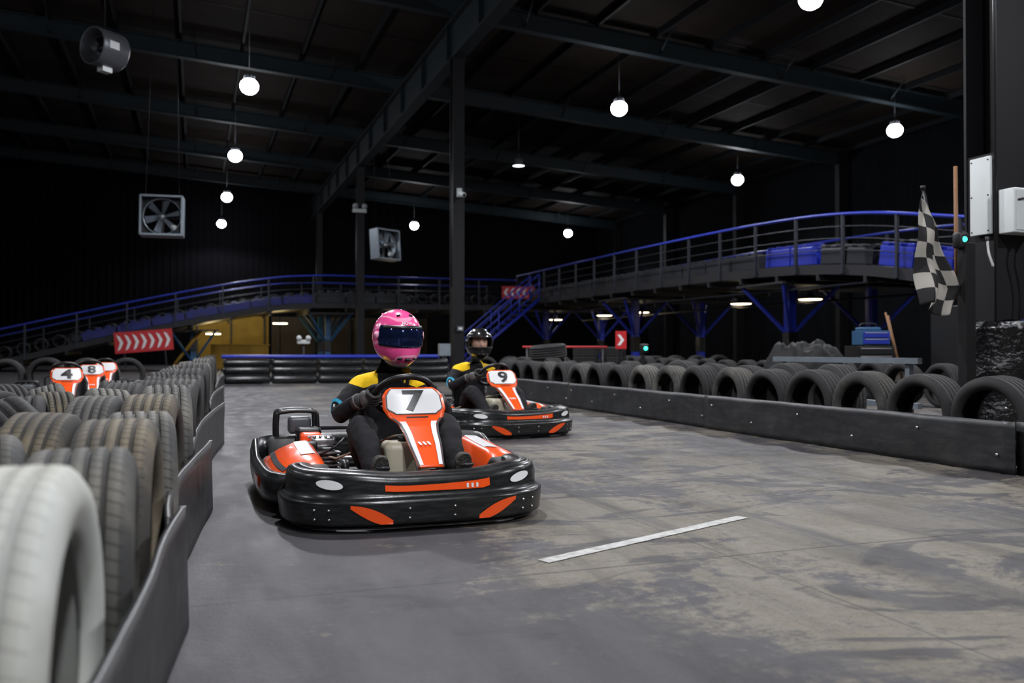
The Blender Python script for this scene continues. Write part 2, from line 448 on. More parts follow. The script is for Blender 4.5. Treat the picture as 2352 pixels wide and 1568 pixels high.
while u < UR:
    z = roofz(u)-.09
    mb.box((u, (VN+VF)/2, z), (.07, VF-VN, .18), 'purlin'); u += 1.75
mb.build('roof_purlins')
mb = MB(); mb.M = RB; GU = 6.2; gz = roofz(GU)-.66
mb.box((GU, 20, gz-.03), (.34, 60, .05), 'frame'); mb.box((GU, 20, gz-1.0), (.34, 60, .05), 'frame'); mb.box((GU, 20, gz-.5), (.04, 60, .95), 'frame')
for k in range(22): mb.box((GU, -8+2.7*k, gz-.5), (.26, .03, .92), 'frame')
mb.build('roof_girder')
def column(name, u, v, w, d, top):
    mb = MB(); mb.M = RB
    mb.box((u, v-d/2, top/2), (w, .025, top), 'col'); mb.box((u, v+d/2, top/2), (w, .025, top), 'col'); mb.box((u, v, top/2), (.03, d, top), 'col')
    mb.box((u-w/2+.02, v, 1.2), (.02, d-.03, 2.4), 'col')
    mb.box((u, v, .02), (w+.15, d+.15, .04), 'col'); mb.box((u, v, top-.02), (w+.1, d+.1, .03), 'col')
    for a in (-1, 1):
        for b in (-1, 1): mb.cyl((u+a*(w/2+.03), v+b*(d/2+.03), .04), (u+a*(w/2+.03), v+b*(d/2+.03), .08), .018, 'dsteel', 6)
    mb.tube([(u-w/2-.03, v-d/2-.02, .1), (u-w/2-.03, v-d/2-.02, top-.3)], .012, 'dsteel', 6)
    return mb.build(name)
column('steel_column', GU, 21.15, .30, .26, gz-1.02)
column('steel_column', GU, 35.0, .30, .26, gz-1.02)
column('steel_column', GU, 47.4, .30, .26, gz-1.02)
column('steel_column', 6.33, 5.45, .44, .30, gz-1.02)

# ------------------------------------------------------------------ high bay lamps
def lamp(u, v, power=900, on=True):
    mb = MB(); z = 7.5
    mb.lathe([(.06, .0), (.06, .13), (.10, .14), (.20, .12), (.30, .08), (.30, .0)], 'grey', 20, None, False, 'Z')
    for k in range(8):
        a = k*math.pi/4; mb.box((.12*math.cos(a), .12*math.sin(a), .18), (.05, .008, .14), 'grey', Matrix.Rotation(a, 3, 'Z'))
    if on: mb.lathe([(-.22, .0), (-.20, .09), (-.15, .17), (-.06, .22), (.02, .225), (.10, .19), (.15, .13)], 'emit', 24, None, False, 'Z')
    else:
        mb.lathe([(.10, .12), (.0, .22), (-.01, .22)], 'grey', 24, None, False, 'Z'); mb.lathe([(-.03, .0), (-.02, .16), (-.01, .215)], 'emitd', 24, None, False, 'Z')
    mb.tube([(0, 0, .28), (0, 0, roofz(u)-z-.02)], .006, 'grey', 5)
    o = mb.build('high_bay_lamp'); o.location = B(u, v, z)
    if power:
        ld = bpy.data.lights.new('high_bay_light', 'SPOT'); ld.energy = power; ld.spot_size = rad(162); ld.spot_blend = .4
        ld.shadow_soft_size = .18; ld.color = (.94, .95, 1.)
        lo = bpy.data.objects.new('light_source', ld); sc.collection.objects.link(lo); lo.parent = o; lo.location = (0, 0, -.44)
for v in (-9, -1, 7, 15): lamp(1.25, v, 1500)
for v in (23., 31.4, 40, 48.5): lamp(1.25, v, 600)
for v in (-2.5, 5.5): lamp(11, v, 1250)
for v in (13.6, 21.6): lamp(11, v, 950)
lamp(11, 29.6, 60, False); lamp(11, 45.7, 300)
for v in (4.8, 12.9): lamp(20, v, 500)
for v in (20.9, 29.1, 45.7): lamp(20, v, 400)
for v in (-1, 7, 15, 23): lamp(-9, v, 550)

# ------------------------------------------------------------------ tyres
def tyre_mesh(name, mat, W=.205, inner=.205):
    mb = MB(); h = W/2
    prof = [(-h*.82, inner), (-h*.98, inner+.018), (-h*1.06, .255), (-h*1.0, .282), (-h*.88, .299), (-h*.8, .306)]
    for g in (-.52, -.18, .18, .52):
        w = .05
        prof += [(h*(g-w*1.3), .3095), (h*(g-w), .299), (h*(g+w), .299), (h*(g+w*1.3), .3095)]
    prof += [(h*.8, .306), (h*.88, .299), (h*1.0, .282), (h*1.06, .255), (h*.98, inner+.018), (h*.82, inner)]
    prof += [(h*.72, inner+.005), (h*.9, .25), (h*.75, .288), (-h*.75, .288), (-h*.9, .25), (-h*.72, inner+.005)]
    mb.lathe(prof, mat, 52)
    o = mb.build(name); me = o.data; bpy.data.objects.remove(o); return me
TY = [tyre_mesh('car_tyre_mesh', m, w, i) for m, w, i in ((TM[0], .205, .205), (TM[1], .22, .218), (TM[2], .195, .2), (TM[3], .20, .2))]
def tyre(parent, u, v, yaw=0, tilt=0, scale=1., kind=None, flat=False, z=None):
    o = bpy.data.objects.new('car_tyre', TY[kind if kind is not None else random.choice((0, 1, 1, 2))])
    sc.collection.objects.link(o); o.parent = parent
    R = .31*scale
    if flat:
        o.matrix_local = Matrix.Translation(B(u, v, z if z is not None else .105)) @ Matrix.Rotation(TH+rad(yaw), 4, 'Z') @ Matrix.Rotation(rad(90+tilt), 4, 'Y') @ Matrix.Diagonal((1, scale, scale, 1))
    else:
        zz = (R*math.cos(rad(tilt))+.10*abs(math.sin(rad(tilt)))) if z is None else z
        o.matrix_local = Matrix.Translation(B(u, v, zz)) @ Matrix.Rotation(TH+rad(yaw), 4, 'Z') @ Matrix.Rotation(rad(tilt), 4, 'Y') @ Matrix.Rotation(random.random()*6, 4, 'X') @ Matrix.Diagonal((1, scale, scale, 1))
    return o
LB = [(0, -.08), (2, 0.), (4.4, .06), (7.6, .19), (12, .3), (20, .5)]
tl = empty('tyre_barrier')
fixed = [(-.262, 1.42, -2, .99, 3), (-.225, 2.02, 2, .93, 0), (-.20, 2.6, -2, .96, 2), (-.175, 3.18, 4, .93, 0), (-.165, 3.76, -4, .98, 2), (-.13, 4.36, 3, 1.0, 0)]
for (u, v, y, s, k) in fixed: tyre(tl, u, v, y, 0, s, k)
v = 4.97
while v < 20.3:
    s = random.uniform(.95, 1.06) if v < 7 else random.uniform(1.02, 1.12)
    tyre(tl, interp(v, LB)-.20, v, random.uniform(-5, 5), random.uniform(-3, 3), s); v += .62*s+.01
for (u, v, y, t, s, k) in [(-.50, 2.5, 8, -4, .9, 0), (-.47, 3.15, -6, 3, .93, 2), (-.78, 3.1, 16, 0, .97, 1), (-.62, 3.95, 20, -30, .95, 1), (-.42, 4.35, -8, 0, .93, 0),
                        (-.80, 4.9, 5, -5, .88, 1), (-.45, 4.98, 12, 5, .93, 0), (-1.0, 3.95, 40, 12, .92, 0), (-1.1, 5.6, -30, 0, .9, 1), (-.76, 5.6, 14, 0, .88, 2), (-.40, 5.65, -4, 0, .95, 1), (-.85, 6.3, 8, -14, .88, 0), (-.5, 6.3, 3, 4, .93, 1), (-1.2, 6.6, 30, 0, .9, 1)]:
    tyre(tl, u, v, y, t, s, k)
v = 7.0
while v < 16:
    tyre(tl, interp(v, LB)-.50, v, random.uniform(-10, 10), random.uniform(-6, 6), random.uniform(.9, .97)); v += .66
tc_ = empty('tyre_barrier')
for k in range(16):
    tyre(tc_, -1.2-.66*k, 17.6+random.uniform(-.1, .1), 90+random.uniform(-8, 8), 0, random.uniform(1., 1.1), 1)
    if k > 2: tyre(tc_, -1.7-.66*k, 12.9-.3*k+random.uniform(-.1, .1), 90+random.uniform(-15, 15), 0, random.uniform(.9, 1.0), 1)
tr = empty('tyre_barrier')
v = 3.75
while v < 14.6:
    s = random.uniform(.965, 1.0); tyre(tr, 5.03, v, random.uniform(-4, 4), random.uniform(-3, 3), s, random.choice((1, 1, 1, 0))); v += .605
v = 4.4
while v < 15:
    tyre(tr, 6.9 if v < 6.1 else 5.42, v, random.uniform(-14, 14), random.uniform(-7, 7), random.uniform(.97, 1.08), 1)
    v += .66
tyre(tr, 5.5, 13.4, 10, -6, 1., 1, True, .76)
t4 = empty('tyre_barrier')
for k in range(16): tyre(t4, 9.6+random.uniform(-.08, .08), 9.2+.64*k, random.uniform(-8, 8), 0, random.uniform(.97, 1.05), 1)
for k in range(11): tyre(t4, 6.6+.66*k, 20.1, 90+random.uniform(-9, 9), 0, random.uniform(1., 1.08), 1)
for (u, v, n) in [(8.6, 18.6, 4), (9.3, 18.6, 4), (10.4, 18.8, 3)]:
    for k in range(n): tyre(t4, u, v, 10*k, 0, 1., 1, True, .105+.215*k)

def board_strip(path, z0, z1, th, wav=.006):
    def fn(i, j):
        q = i*(len(path)-1); k = min(int(q), len(path)-2); t = q-k
        u = lerp(path[k][0], path[k+1][0], t); v = lerp(path[k][1], path[k+1][1], t)
        n = noise.noise(Vector((u*2, v*2.1, j*1.5)))
        return B(u+n*wav*2, v, lerp(z0, z1, j)+n*wav*(.5 if j > .5 else 0))
    return fn
def catm(pts, n=6):
    out = []
    P = [Vector(p) for p in pts]
    for i in range(len(P)-1):
        p0 = P[max(i-1, 0)]; p1 = P[i]; p2 = P[i+1]; p3 = P[min(i+2, len(P)-1)]
        for k in range(n):
            t = k/n
            out.append(.5*((2*p1)+(p2-p0)*t+(2*p0-5*p1+4*p2-p3)*t*t+(3*p1-p0-3*p2+p3)*t**3))
    out.append(P[-1]); return out
segs = [[(-.17, .85), (-.11, 1.5), (-.08, 2.1), (-.035, 2.62)],
        [(-.07, 2.45), (-.08, 3.0), (-.02, 3.7), (.065, 4.5)],
        [(-.02, 4.35), (.0, 5.2), (.07, 6.3), (.21, 7.7)],
        [(.10, 7.5), (.13, 8.8), (.2, 10), (.32, 11.4)],
        [(.22, 11.2), (.28, 13), (.36, 15), (.46, 16.5)], [(.38, 16.3), (.5, 20.6)]]
bl = empty('barrier_board')
for s in segs:
    mb = MB(); pth = [(p[0], p[1]) for p in catm([(a, b, 0) for a, b in s], 6)]
    mb.grid(board_strip(pth, .005, .345, .015, .004), len(pth)*2, 8, 'board')
    o = mb.build('board_panel', bl, solid=.016)
br = empty('barrier_board')
for (a, b, off) in [(4.03, 7.52, 0), (7.5, 11.0, .03), (10.98, 14.6, .05), (.6, 4.05, .05)]:
    mb = MB(); pth = [(4.80+off, a), (4.81+off, (a+b)/2), (4.79+off, b)]
    mb.grid(board_strip(pth, .004, .335, .015, .008), 40, 8, 'board')
    n = 6
    for k in range(n):
        v = lerp(a+.12, b-.12, k/(n-1)); p = B(4.80+off-.016, v, .24 if k % 2 else .12); mb.cyl(p, p+B(-.010, 0), .010, 'steel', 8)
    mb.build('board_panel', br, solid=.012)
mb = MB(); mb.M = RB
for z in (.69, .30): mb.box((5.86, 6.85, z), (.05, 2.0, .05), 'galv')
for k in range(3): mb.box((5.89, 6.0+.85*k, .35), (.05, .05, .70), 'galv')
mb.build('guard_rail')
cb = MB(); cb.M = RB
for k in range(5):
    u = 1.05+1.06*k+.05
    for z, r in ((.12, .11), (.33, .10), (.50, .085)):
        cb.tube([(u-.5, 20.8, z), (u-.46, 20.78, z), (u+.46, 20.78, z), (u+.5, 20.8, z)], [r*.8, r, r, r*.8], 'blackpl', 12)
    cb.box((u, 20.85, .3), (1.02, .2, .56), 'blackpl')
cb.tube([(.55, 20.78, .64), (5.6, 20.78, .64)], .045, 'blue', 10)
cb.box((3.1, 20.9, .61), (5.1, .22, .03), 'blue')
cb.build('plastic_track_barrier', bevel=.015)

def stripe(p0, p1, w, name='painted_line'):
    mb = MB(); a = Vector((*p0, 0)); b = Vector((*p1, 0)); d = (b-a).normalized(); n = Vector((-d.y, d.x, 0)); vs = []
    N_ = 40
    for i in range(N_+1):
        p = a.lerp(b, i/N_)
        for sg in (-1, 1):
            q = p+n*sg*(w/2+.003*noise.noise(Vector((i*.9, sg*5, p.x)))); vs.append((q.x, q.y, .003))
    mb.add(vs, [(2*i, 2*i+2, 2*i+3, 2*i+1) for i in range(N_)], 'concrete_line'); mb.build(name)
stripe((.115, 3.225), (1.08, 4.085), .062)
stripe((-3.0, 10.35), (-2.2, 10.4), .05)
stripe((-2.2, 7.75), (-1.5, 7.8), .05)
stripe((-5.7, 20.0), (-2.5, 20.3), .08)

# ------------------------------------------------------------------ bridges
def railing_path(name, pts, inward, posts=1.55):
    e = empty(name)
    P = catm([Vector(p) for p in pts], 8); iw = Vector((*inward, 0))
    Ls = [0]
    for a, b in zip(P, P[1:]): Ls.append(Ls[-1]+(b-a).length)
    def at(s):
        s = max(0, min(Ls[-1], s))
        for k in range(len(P)-1):
            if s <= Ls[k+1]: return P[k].lerp(P[k+1], (s-Ls[k])/max(1e-6, Ls[k+1]-Ls[k]))
        return P[-1]
    mb = MB(); mb.M = RB
    vs = []
    for p in P:
        for q in (p, p+iw):
            vs += [q, q+Vector((0, 0, .22))]
    fs = []
    for i in range(len(P)-1):
        a = 4*i; b = a+4
        fs += [(a, b, b+1, a+1), (a+2, a+3, b+3, b+2), (a, a+2, b+2, b), (a+1, b+1, b+3, a+3)]
    mb.add(vs, fs, 'deck')
    n = int(Ls[-1]/1.5)
    for i in range(n+1):
        p = at(i*1.5); c = p+iw*.5+Vector((0, 0, -.07))
        sz = (abs(iw.x) if abs(iw.x) > .1 else .08, abs(iw.y) if abs(iw.y) > .1 else .08, .14); mb.box(c, sz, 'deck')
    mb.build('deck', e)
    for nm, off in (('railing_outer', Vector((0, 0, 0))), ('railing_inner', iw)):
        mb = MB(); mb.M = RB
        Z = lambda z: Vector((0, 0, z))
        mb.tube([p+off+Z(1.33) for p in P], .036, 'blue', 8)
        for z, r in ((1.06, .012), (.80, .012), (.54, .012)): mb.tube([p+off+Z(z) for p in P], r, 'railpost', 6)
        n = int(Ls[-1]/posts)
        for i in range(n+1):
            p = at(Ls[-1]*i/n)+off; mb.box(p+Z(.70), (.06, .06, 1.22), 'railpost')
            mb.box(p+Z(.1), (.10, .10, .16), 'railpost')
        mb.build(nm, e)
    return e, at, Ls[-1]
rpts = [(13.3, 3.0, -.0), (13.3, 5.2, .45), (13.3, 8.5, 1.15), (13.3, 12.3, 1.93), (13.3, 15.2, 2.42), (13.3, 18.5, 2.62), (13.3, 24, 2.70), (13.3, 30, 2.72), (13.3, 36., 2.72)]
e1, at1, L1 = railing_path('track_bridge', rpts, (4.2, 0))
lpts = [(13.3, 36., 2.55), (8, 36., 2.52), (4.5, 36., 2.50), (2.0, 36, 2.22), (-1.8, 36, 1.42), (-6.7, 36, .22), (-7.6, 36, .0)]
e2, at2, L2 = railing_path('track_bridge', lpts, (0, 4.2), 1.7)
def deck_barriers(at, L, s0, s1, par, mat, off, step=1.25, name='deck_barrier_modules', h=.42):
    mb = MB(); mb.M = RB; s = s0
    while s < s1:
        a = at(s); b = at(s+step-.06); d = (b-a).normalized(); n = Vector((-d.y, d.x, 0)).normalized(); o = Vector((*off, 0))
        c = (a+b)/2+o+Vector((0, 0, .24+h/2)); up = n.cross(d).normalized()
        if up.z < 0: up = -up
        R = Matrix((d, n, up)).transposed()
        mb.box(c, ((b-a).length, .28, h), mat, R)
        for q in (-.35, 0, .35): mb.box(c+d*q+up*(h/2+.04), (.18, .24, .08), mat, R)
        for q in (-.3, .3): mb.box(c+d*q-n*.15, (.34, .03, h*.6), mat, R)
        s += step
    mb.build(name, par, bevel=.02)
deck_barriers(at1, L1, 1, 9.5, e1, 'darkblue', (.35, 0))
deck_barriers(at1, L1, 9.9, 11.8, e1, 'bluepl', (.35, 0), .98)
deck_barriers(at1, L1, 12.0, 13.5, e1, 'darkblue', (.35, 0), .85, h=.36)
deck_barriers(at1, L1, 13.8, 15.4, e1, 'bluepl', (.35, 0), .98)
deck_barriers(at1, L1, 16., 32, e1, 'darkblue', (.35, 0), h=.34)
deck_barriers(at1, L1, 1, 32, e1, 'darkblue', (3.8, 0))
deck_barriers(at2, L2, 5, 8.4, e2, 'darkblue', (0, .35))
deck_barriers(at2, L2, 8.8, 16.4, e2, 'bluedk', (0, .35), h=.30)
deck_barriers(at2, L2, 3.5, 18, e2, 'darkblue', (0, 3.8))
for s in [x*.62+1 for x in range(34)]:
    p = at2(s); o = tyre(e2, p.x, p.y+.85, 90+random.uniform(-10, 10), 0, .8, 1); o.location.z = p.z+.47
def support(u, v, ztop, mat='blue'):
    mb = MB(); mb.M = RB
    mb.box((u, v, ztop/2), (.22, .22, ztop), mat); mb.box((u, v, .03), (.45, .45, .06), mat)
    for sg in (-1, 1):
        for s2 in (-1, 1):
            a = Vector((u, v, ztop-1.35)); b = Vector((u+sg*.85, v+s2*.85, ztop-.04)); mb.tube([a, b], .055, mat, 4)
    mb.box((u, v, ztop-.05), (1.9, 1.9, .06), 'deck')
    mb.box((u, v, 1.0), (.27, .27, .5), 'wrap')
    mb.build('bridge_support', bevel=.008)
for v, z in ((11., 1.52), (18.4, 2.47), (26.7, 2.56), (34.8, 2.56)):
    support(14.2, v, z); support(16.8, v, z)
support(5.2, 37.0, 2.36, 'lblue'); support(5.2, 39.2, 2.36, 'lblue')
support(-.1, 37.2, 1.62, 'lblue')
mb = MB(); mb.M = RB
for z, u in ((2.25, 13.6), (2.1, 16)): mb.tube([(u, 14.5, z), (u, 24, z+.05), (u, 35, z)], .03, 'railpost', 6)
for k in range(8): mb.cyl((13.6, 15+2.5*k, 2.2), (13.6, 15+2.5*k, 2.5), .02, 'railpost', 5)
mb.build('service_pipes')
mb = MB(); mb.M = RB
nst = 15; u0, z0, u1, z1 = 13.2, 2.92, 9.7, 0.
for i in range(nst):
    t = (i+.5)/nst; mb.box((lerp(u0, u1, t), 33.6, lerp(z0, z1, t)), (.26, .95, .035), 'deck')
for v in (33.1, 34.1):
    mb.tube([(u0, v, z0-.05), (u1, v, z1+.03)], .07, 'blue', 4)
    for h in (1.0, .65, .35): mb.tube([(u0, v, z0+h), (u1, v, z1+h)], .03 if h == 1 else .02, 'blue', 8)
    for i in range(5):
        t = i/4; mb.cyl((lerp(u0, u1, t), v, lerp(z0, z1, t)), (lerp(u0, u1, t), v, lerp(z0, z1, t)+1.0), .025, 'blue', 8)
mb.build('steel_staircase')

def chevron(u, v, z, w, h, n, rot, face, name='chevron_sign', legs=True):
    mb = MB(); mb.M = RB @ Matrix.Translation((u, v, z)) @ Matrix.Rotation(rad(rot), 4, 'Y')
    mb.box((0, 0, 0), (w, .03, h), 'red')
    st = w*.94/n
    for i in range(n):
        x = -w*.47+st*(i+.1); d = face; b = st*.42
        if d < 0: x = x+st*.8
        hh = h*.38
        pts = [(x, -.018, -hh), (x+d*b, -.018, -hh*.75), (x+d*st*.8, -.018, 0), (x+d*b, -.018, hh*.75), (x, -.018, hh), (x+d*st*.38, -.018, 0)]
        mb.poly(pts, (0, -1, 0), .004, 'signw')
    for sg in (-1, 1): mb.box((sg*w*.35, .06, -.1 if not legs else -h*.2-.3), (.05, .05, h*.8 if not legs else h*.6+.5), 'dsteel')
    return mb.build(name)
chevron(-1.85, 35.72, 1.14, 2.05, .80, 7, -5, 1)
chevron(13.25, 35.7, 3.32, 1.5, .54, 5, -1, -1, legs=False)

def bulkhead(u, v, z, r=.42, power=60, col=(1, .82, .55)):
    mb = MB(); mb.lathe([(0, 0), (0, r), (.05, r*.96), (.09, .12), (.2, .05), (.2, 0)], 'grey', 24, None, False, 'Z')
    mb.lathe([(-.02, 0), (-.018, r*.8), (-.001, r*.9)], 'warm', 24, None, False, 'Z'); mb.cyl((0, 0, .2), (0, 0, .32), .02, 'grey', 6)
    o = mb.build('ceiling_light'); o.location = B(u, v, z)
    ld = bpy.data.lights.new('warm_light', 'POINT'); ld.energy = power; ld.color = col; ld.shadow_soft_size = .2
    lo = bpy.data.objects.new('light_source', ld); sc.collection.objects.link(lo); lo.parent = o; lo.location = (0, 0, -.25)
for v in (20.1, 23.4, 30, 33.2, 38.5): bulkhead(16.2, v, 2.22 if v < 21 else 2.26, .36, 12)
bulkhead(8.2, 38.2, 2.1, .36, 8)
def tube_light(u, v, z, power):
    mb = MB(); mb.M = Matrix.Rotation(TH, 4, 'Z')
    mb.box((0, 0, .05), (.7, .12, .06), 'grey'); mb.tube([(-.3, 0, 0), (.3, 0, 0)], .03, 'warm', 8); mb.cyl((.2, 0, .05), (.2, 0, .22), .01, 'grey', 5); mb.cyl((-.2, 0, .05), (-.2, 0, .22), .01, 'grey', 5)
    o = mb.build('fluorescent_batten'); o.location = B(u, v, z)
    ld = bpy.data.lights.new('batten_light', 'POINT'); ld.energy = power; ld.color = (1, .76, .34); ld.shadow_soft_size = .25
    lo = bpy.data.objects.new('light_source', ld); sc.collection.objects.link(lo); lo.parent = o; lo.location = (0, 0, -.25)
tube_light(3.4, 38.6, 1.95, 45); tube_light(.7, 39.6, 1.5, 70)
mb = MB(); mb.M = RB
mb.box((1.55, 43.0, 1.2), (3.4, .12, 2.4), 'ywall')
for k in range(3): mb.box((.05+1.5*k, 42.9, 1.2), (.08, .08, 2.4), 'dsteel')
mb.build('partition_wall')
mb = MB(); mb.M = RB
mb.box((7.2, 43.0, 1.2), (7.6, .12, 2.4), 'bwall')  # rest of the partition, in a darker brown than the yellow stretch
for k in range(5): mb.box((3.7+1.7*k, 42.9, 1.2), (.08, .08, 2.4), 'dsteel')
mb.build('partition_wall')
mb = MB(); mb.M = RB
mb.box((1.75, 38.8, .5), (2.3, 1.0, 1.0), 'ply')
for k in range(4): mb.box((.65+.73*k, 38.27, .5), (.07, .04, .98), 'ply')
mb.box((1.75, 38.8, 1.02), (2.4, 1.1, .04), 'ply')
mb.build('plywood_crate', bevel=.01)
mb = MB(); mb.M = RB; mb.tube([(-.9, 37., .1), (.2, 37., 1.6)], .07, 'ply', 4); mb.tube([(-.9, 38.5, .1), (.2, 38.5, 1.6)], .07, 'ply', 4); mb.build('ramp_brace')
mb = MB(); mb.M = RB
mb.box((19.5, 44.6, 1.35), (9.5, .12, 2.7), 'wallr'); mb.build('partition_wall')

# ------------------------------------------------------------------ fans
def box_fan(X, D, z, s, yaw, name='box_fan'):
    mb = MB(); d = .38*s; h = s/2
    for sg in (-1, 1):
        mb.box((sg*h, 0, 0), (.03, d, s), 'galv'); mb.box((0, 0, sg*h), (s, d, .03), 'galv')
        for q in (-1, 1): mb.box((sg*h*.98, q*d/2, 0), (.045, .02, s), 'galv'); mb.box((0, q*d/2, sg*h*.98), (s, .02, .045), 'galv')
    R = h*.9
    mb.lathe([(-.05, R), (-.05, R*1.03), (.05, R*1.03), (.05, R)], 'galv', 32, Matrix.Rotation(rad(90), 4, 'Z'))
    def corner(i, j):
        a = i*2*math.pi; c, s_ = math.cos(a), math.sin(a); m = max(abs(c), abs(s_)); r = lerp(R*1.01, h/m, j); return (r*c, .06, r*s_)
    mb.grid(corner, 32, 1, 'dsteel', False)
    mb.cyl((0, -.08, 0), (0, .08, 0), R*.17, 'steel', 16)
    for k in range(6):
        a = k*math.pi/3+.25
        def bl(i, j, a=a):
            r = lerp(R*.15, R*.93, i); w = lerp(.10, .2, i)*s; q = (j-.5)
            t = a+q*w/max(r, .05)*.8; return (r*math.cos(t), q*.12*s, r*math.sin(t))
        mb.grid(bl, 5, 3, 'galv')
    mb.box((0, .12*s, 0), (s, .04, .05), 'dsteel'); mb.box((0, .12*s, 0), (.05, .04, s), 'dsteel'); mb.box((h*.55, .05, -h*.55), (.12, .12, .12), 'whitebox')
    top = roofz(4)-z
    for sg in (-1, 1): mb.tube([(sg*h*.8, 0, h), (sg*h*.55, 0, top)], .007, 'dsteel', 4)
    o = mb.build(name, solid=0); o.location = (X, D, z); o.rotation_euler = (rad(-4), 0, rad(yaw))
box_fan(-8.85, 22, 4.17, 1.0, 14)
box_fan(-4.37, 30, 4.42, 1.02, 52)
mb = MB(); RF = Matrix.Rotation(rad(62), 4, 'Z')
mb.lathe([(-.26, .32), (-.28, .34), (-.26, .35), (.26, .35), (.28, .34), (.26, .32)], 'grey', 36, RF)
mb.M = RF
mb.cyl((-.10, 0, 0), (.12, 0, 0), .09, 'dsteel', 14)
for k in range(6):
    a = k*math.pi/3
    def bl(i, j, a=a):
        r = lerp(.07, .31, i); t = a+(j-.5)*.45; return Vector(((j-.5)*.12, r*math.cos(t), r*math.sin(t)))
    mb.grid(bl, 4, 3, 'dsteel')
mb.box((0, 0, -.38), (.2, .16, .1), 'whitebox'); mb.box((-.06, -.352, .0), (.2, .012, .14), 'signw')
mb.tube([(0, 0, .34), (0, 0, 4.1)], .012, 'dsteel', 5)
mb.M = Matrix.Identity(4)
o = mb.build('drum_fan'); o.location = (-7.6, 16.2, 6.4)

mb = MB(); mb.M = RB @ Matrix.Translation((6.13, 34.75, 6.45))
mb.rbox((0, 0, -.08), (.55, .12, .16), 'whitebox', .02)
for sg in (-1, 1): mb.cyl((sg*.18, -.02, .1), (sg*.18, -.14, .08), .10, 'whitebox', 14); mb.cyl((sg*.18, -.14, .08), (sg*.18, -.15, .08), .08, 'glassd', 14)
mb.build('emergency_light')
mb = MB(); mb.M = RB @ Matrix.Translation((6.2, 20.9, 4.72))
mb.box((0, .06, .02), (.12, .08, .22), 'whitebox'); mb.cyl((0, 0, .0), (.05, -.2, -.08), .06, 'whitebox', 14); mb.cyl((.05, -.2, -.08), (.052, -.21, -.083), .045, 'ink', 12)
mb.build('security_camera', bevel=.004)
mb = MB(); mb.M = RB @ Matrix.Translation((6.2, 20.95, 0))
mb.box((0.02, 0, 1.33), (.16, .06, .12), 'grey'); mb.box((.02, -.035, 1.33), (.10, .01, .06), 'whitebox'); mb.box((-.40, -.05, .8), (.28, .16, .3), 'galv')
mb.box((-.40, -.05, .35), (.1, .1, .7), 'dsteel')
mb.build('junction_box', bevel=.008)
mb = MB(); mb.M = RB @ Matrix.Translation((2.9, 25.5, 0))
mb.cyl((0, 0, 0), (0, 0, 1.0), .03, 'dsteel', 8); mb.rbox((0, 0, 1.03), (.35, .12, .12), 'whitebox', .02)
for sg in (-1, 1): mb.cyl((sg*.13, -.0, 1.15), (sg*.13, -.1, 1.13), .07, 'whitebox', 12)
mb.build('emergency_light')

# ------------------------------------------------------------------ right column fittings
mb = MB(); mb.M = RB
mb.rbox((6.085, 5.42, 2.05), (.03, .20, .64), 'whitebox', .008)
for z in (1.76, 2.05, 2.34):
    for v in (5.34, 5.50): mb.cyl((6.07, v, z), (6.064, v, z), .006, 'dsteel', 6)
mb.build('electrical_panel')
mb = MB(); mb.M = RB
mb.rbox((6.27, 5.20, 1.90), (.34, .15, .36), 'whitebox', .012)
mb.box((6.27, 5.122, 1.90), (.30, .006, .32), 'whitebox')
mb.tube([(6.13, 5.115, 1.98), (6.19, 5.105, 1.995), (6.24, 5.115, 2.02)], .008, 'ink', 6)
mb.box((6.23, 5.12, 1.80), (.05, .004, .03), 'ink')
mb.build('distribution_box', bevel=.003)
mb = MB(); mb.M = RB
for i, (u, v, k) in enumerate([(6.06, 5.34, .9), (6.3, 5.18, 1.2), (6.38, 5.18, 1.)]):
    P = catm([(u, v, 1.70), (u-.01, v-.02, 1.58), (u+.03, v-.03, 1.46), (u+.05*k, v-.03, 1.3), (u+.02, v-.0, 1.05)][:3 if i == 0 else 5], 5)
    mb.tube(P, .010, 'signw', 8); mb.cyl((u, v, 1.71), (u, v, 1.67), .017, 'grey', 8)
mb.build('power_cable')
mb = MB(); mb.M = RB @ Matrix.Translation((6.27, 5.42, 0))
def wr(i, j):
    a = i*2*math.pi; z = lerp(.02, 1.02, j); r = .255+.006*math.sin(j*16+math.sin(a)*2)+.010*noise.noise(Vector((math.cos(a)*3, math.sin(a)*3, z*9)))+.005*noise.noise(Vector((math.cos(a)*9, math.sin(a)*9, z*30)))
    if j > .95: r *= lerp(1, .85, (j-.95)/.05)
    return (r*1.12*math.cos(a), r*math.sin(a), z)
mb.grid(wr, 80, 80, 'wrap'); mb.grid(lambda i, j: (wr(i, 1)[0]*j, wr(i, 1)[1]*j, 1.02+.01*math.sin(i*30)*j), 80, 2, 'wrap')
mb.tube([(.1*math.cos(a)+.15, -.05+.1*math.sin(a), 1.03) for a in [k*.4 for k in range(12)]], .004, 'bluepl', 5)
mb.build('wrapped_column_padding')
mb = MB(); mb.M = RB
mb.box((5.79, 5.30, .82), (.10, .085, 1.64), 'blacksatin'); mb.box((5.79, 5.30, .02), (.2, .22, .04), 'blacksatin')
mb.rbox((5.74, 5.31, 1.66), (.09, .09, .13), 'blacksatin', .02)
mb.cyl((5.735, 5.268, 1.665), (5.731, 5.258, 1.665), .022, 'green', 14)
mb.build('signal_post', bevel=.005)
mb = MB(); mb.M = RB
mb.tube([(5.805, 5.41, 1.2), (5.81, 5.42, 2.28)], .016, 'wood', 10)
mb.build('wooden_pole')
mb = MB(); mb.M = RB
mb.tube([(5.69, 5.44, 1.30), (5.47, 5.42, 2.08)], .012, 'dsteel', 8); mb.cyl((5.47, 5.42, 2.07), (5.463, 5.417, 2.10), .018, 'dsteel', 8)
mb.tube([(5.69, 5.44, 1.30), (5.735, 5.36, 1.3)], .012, 'dsteel', 8)
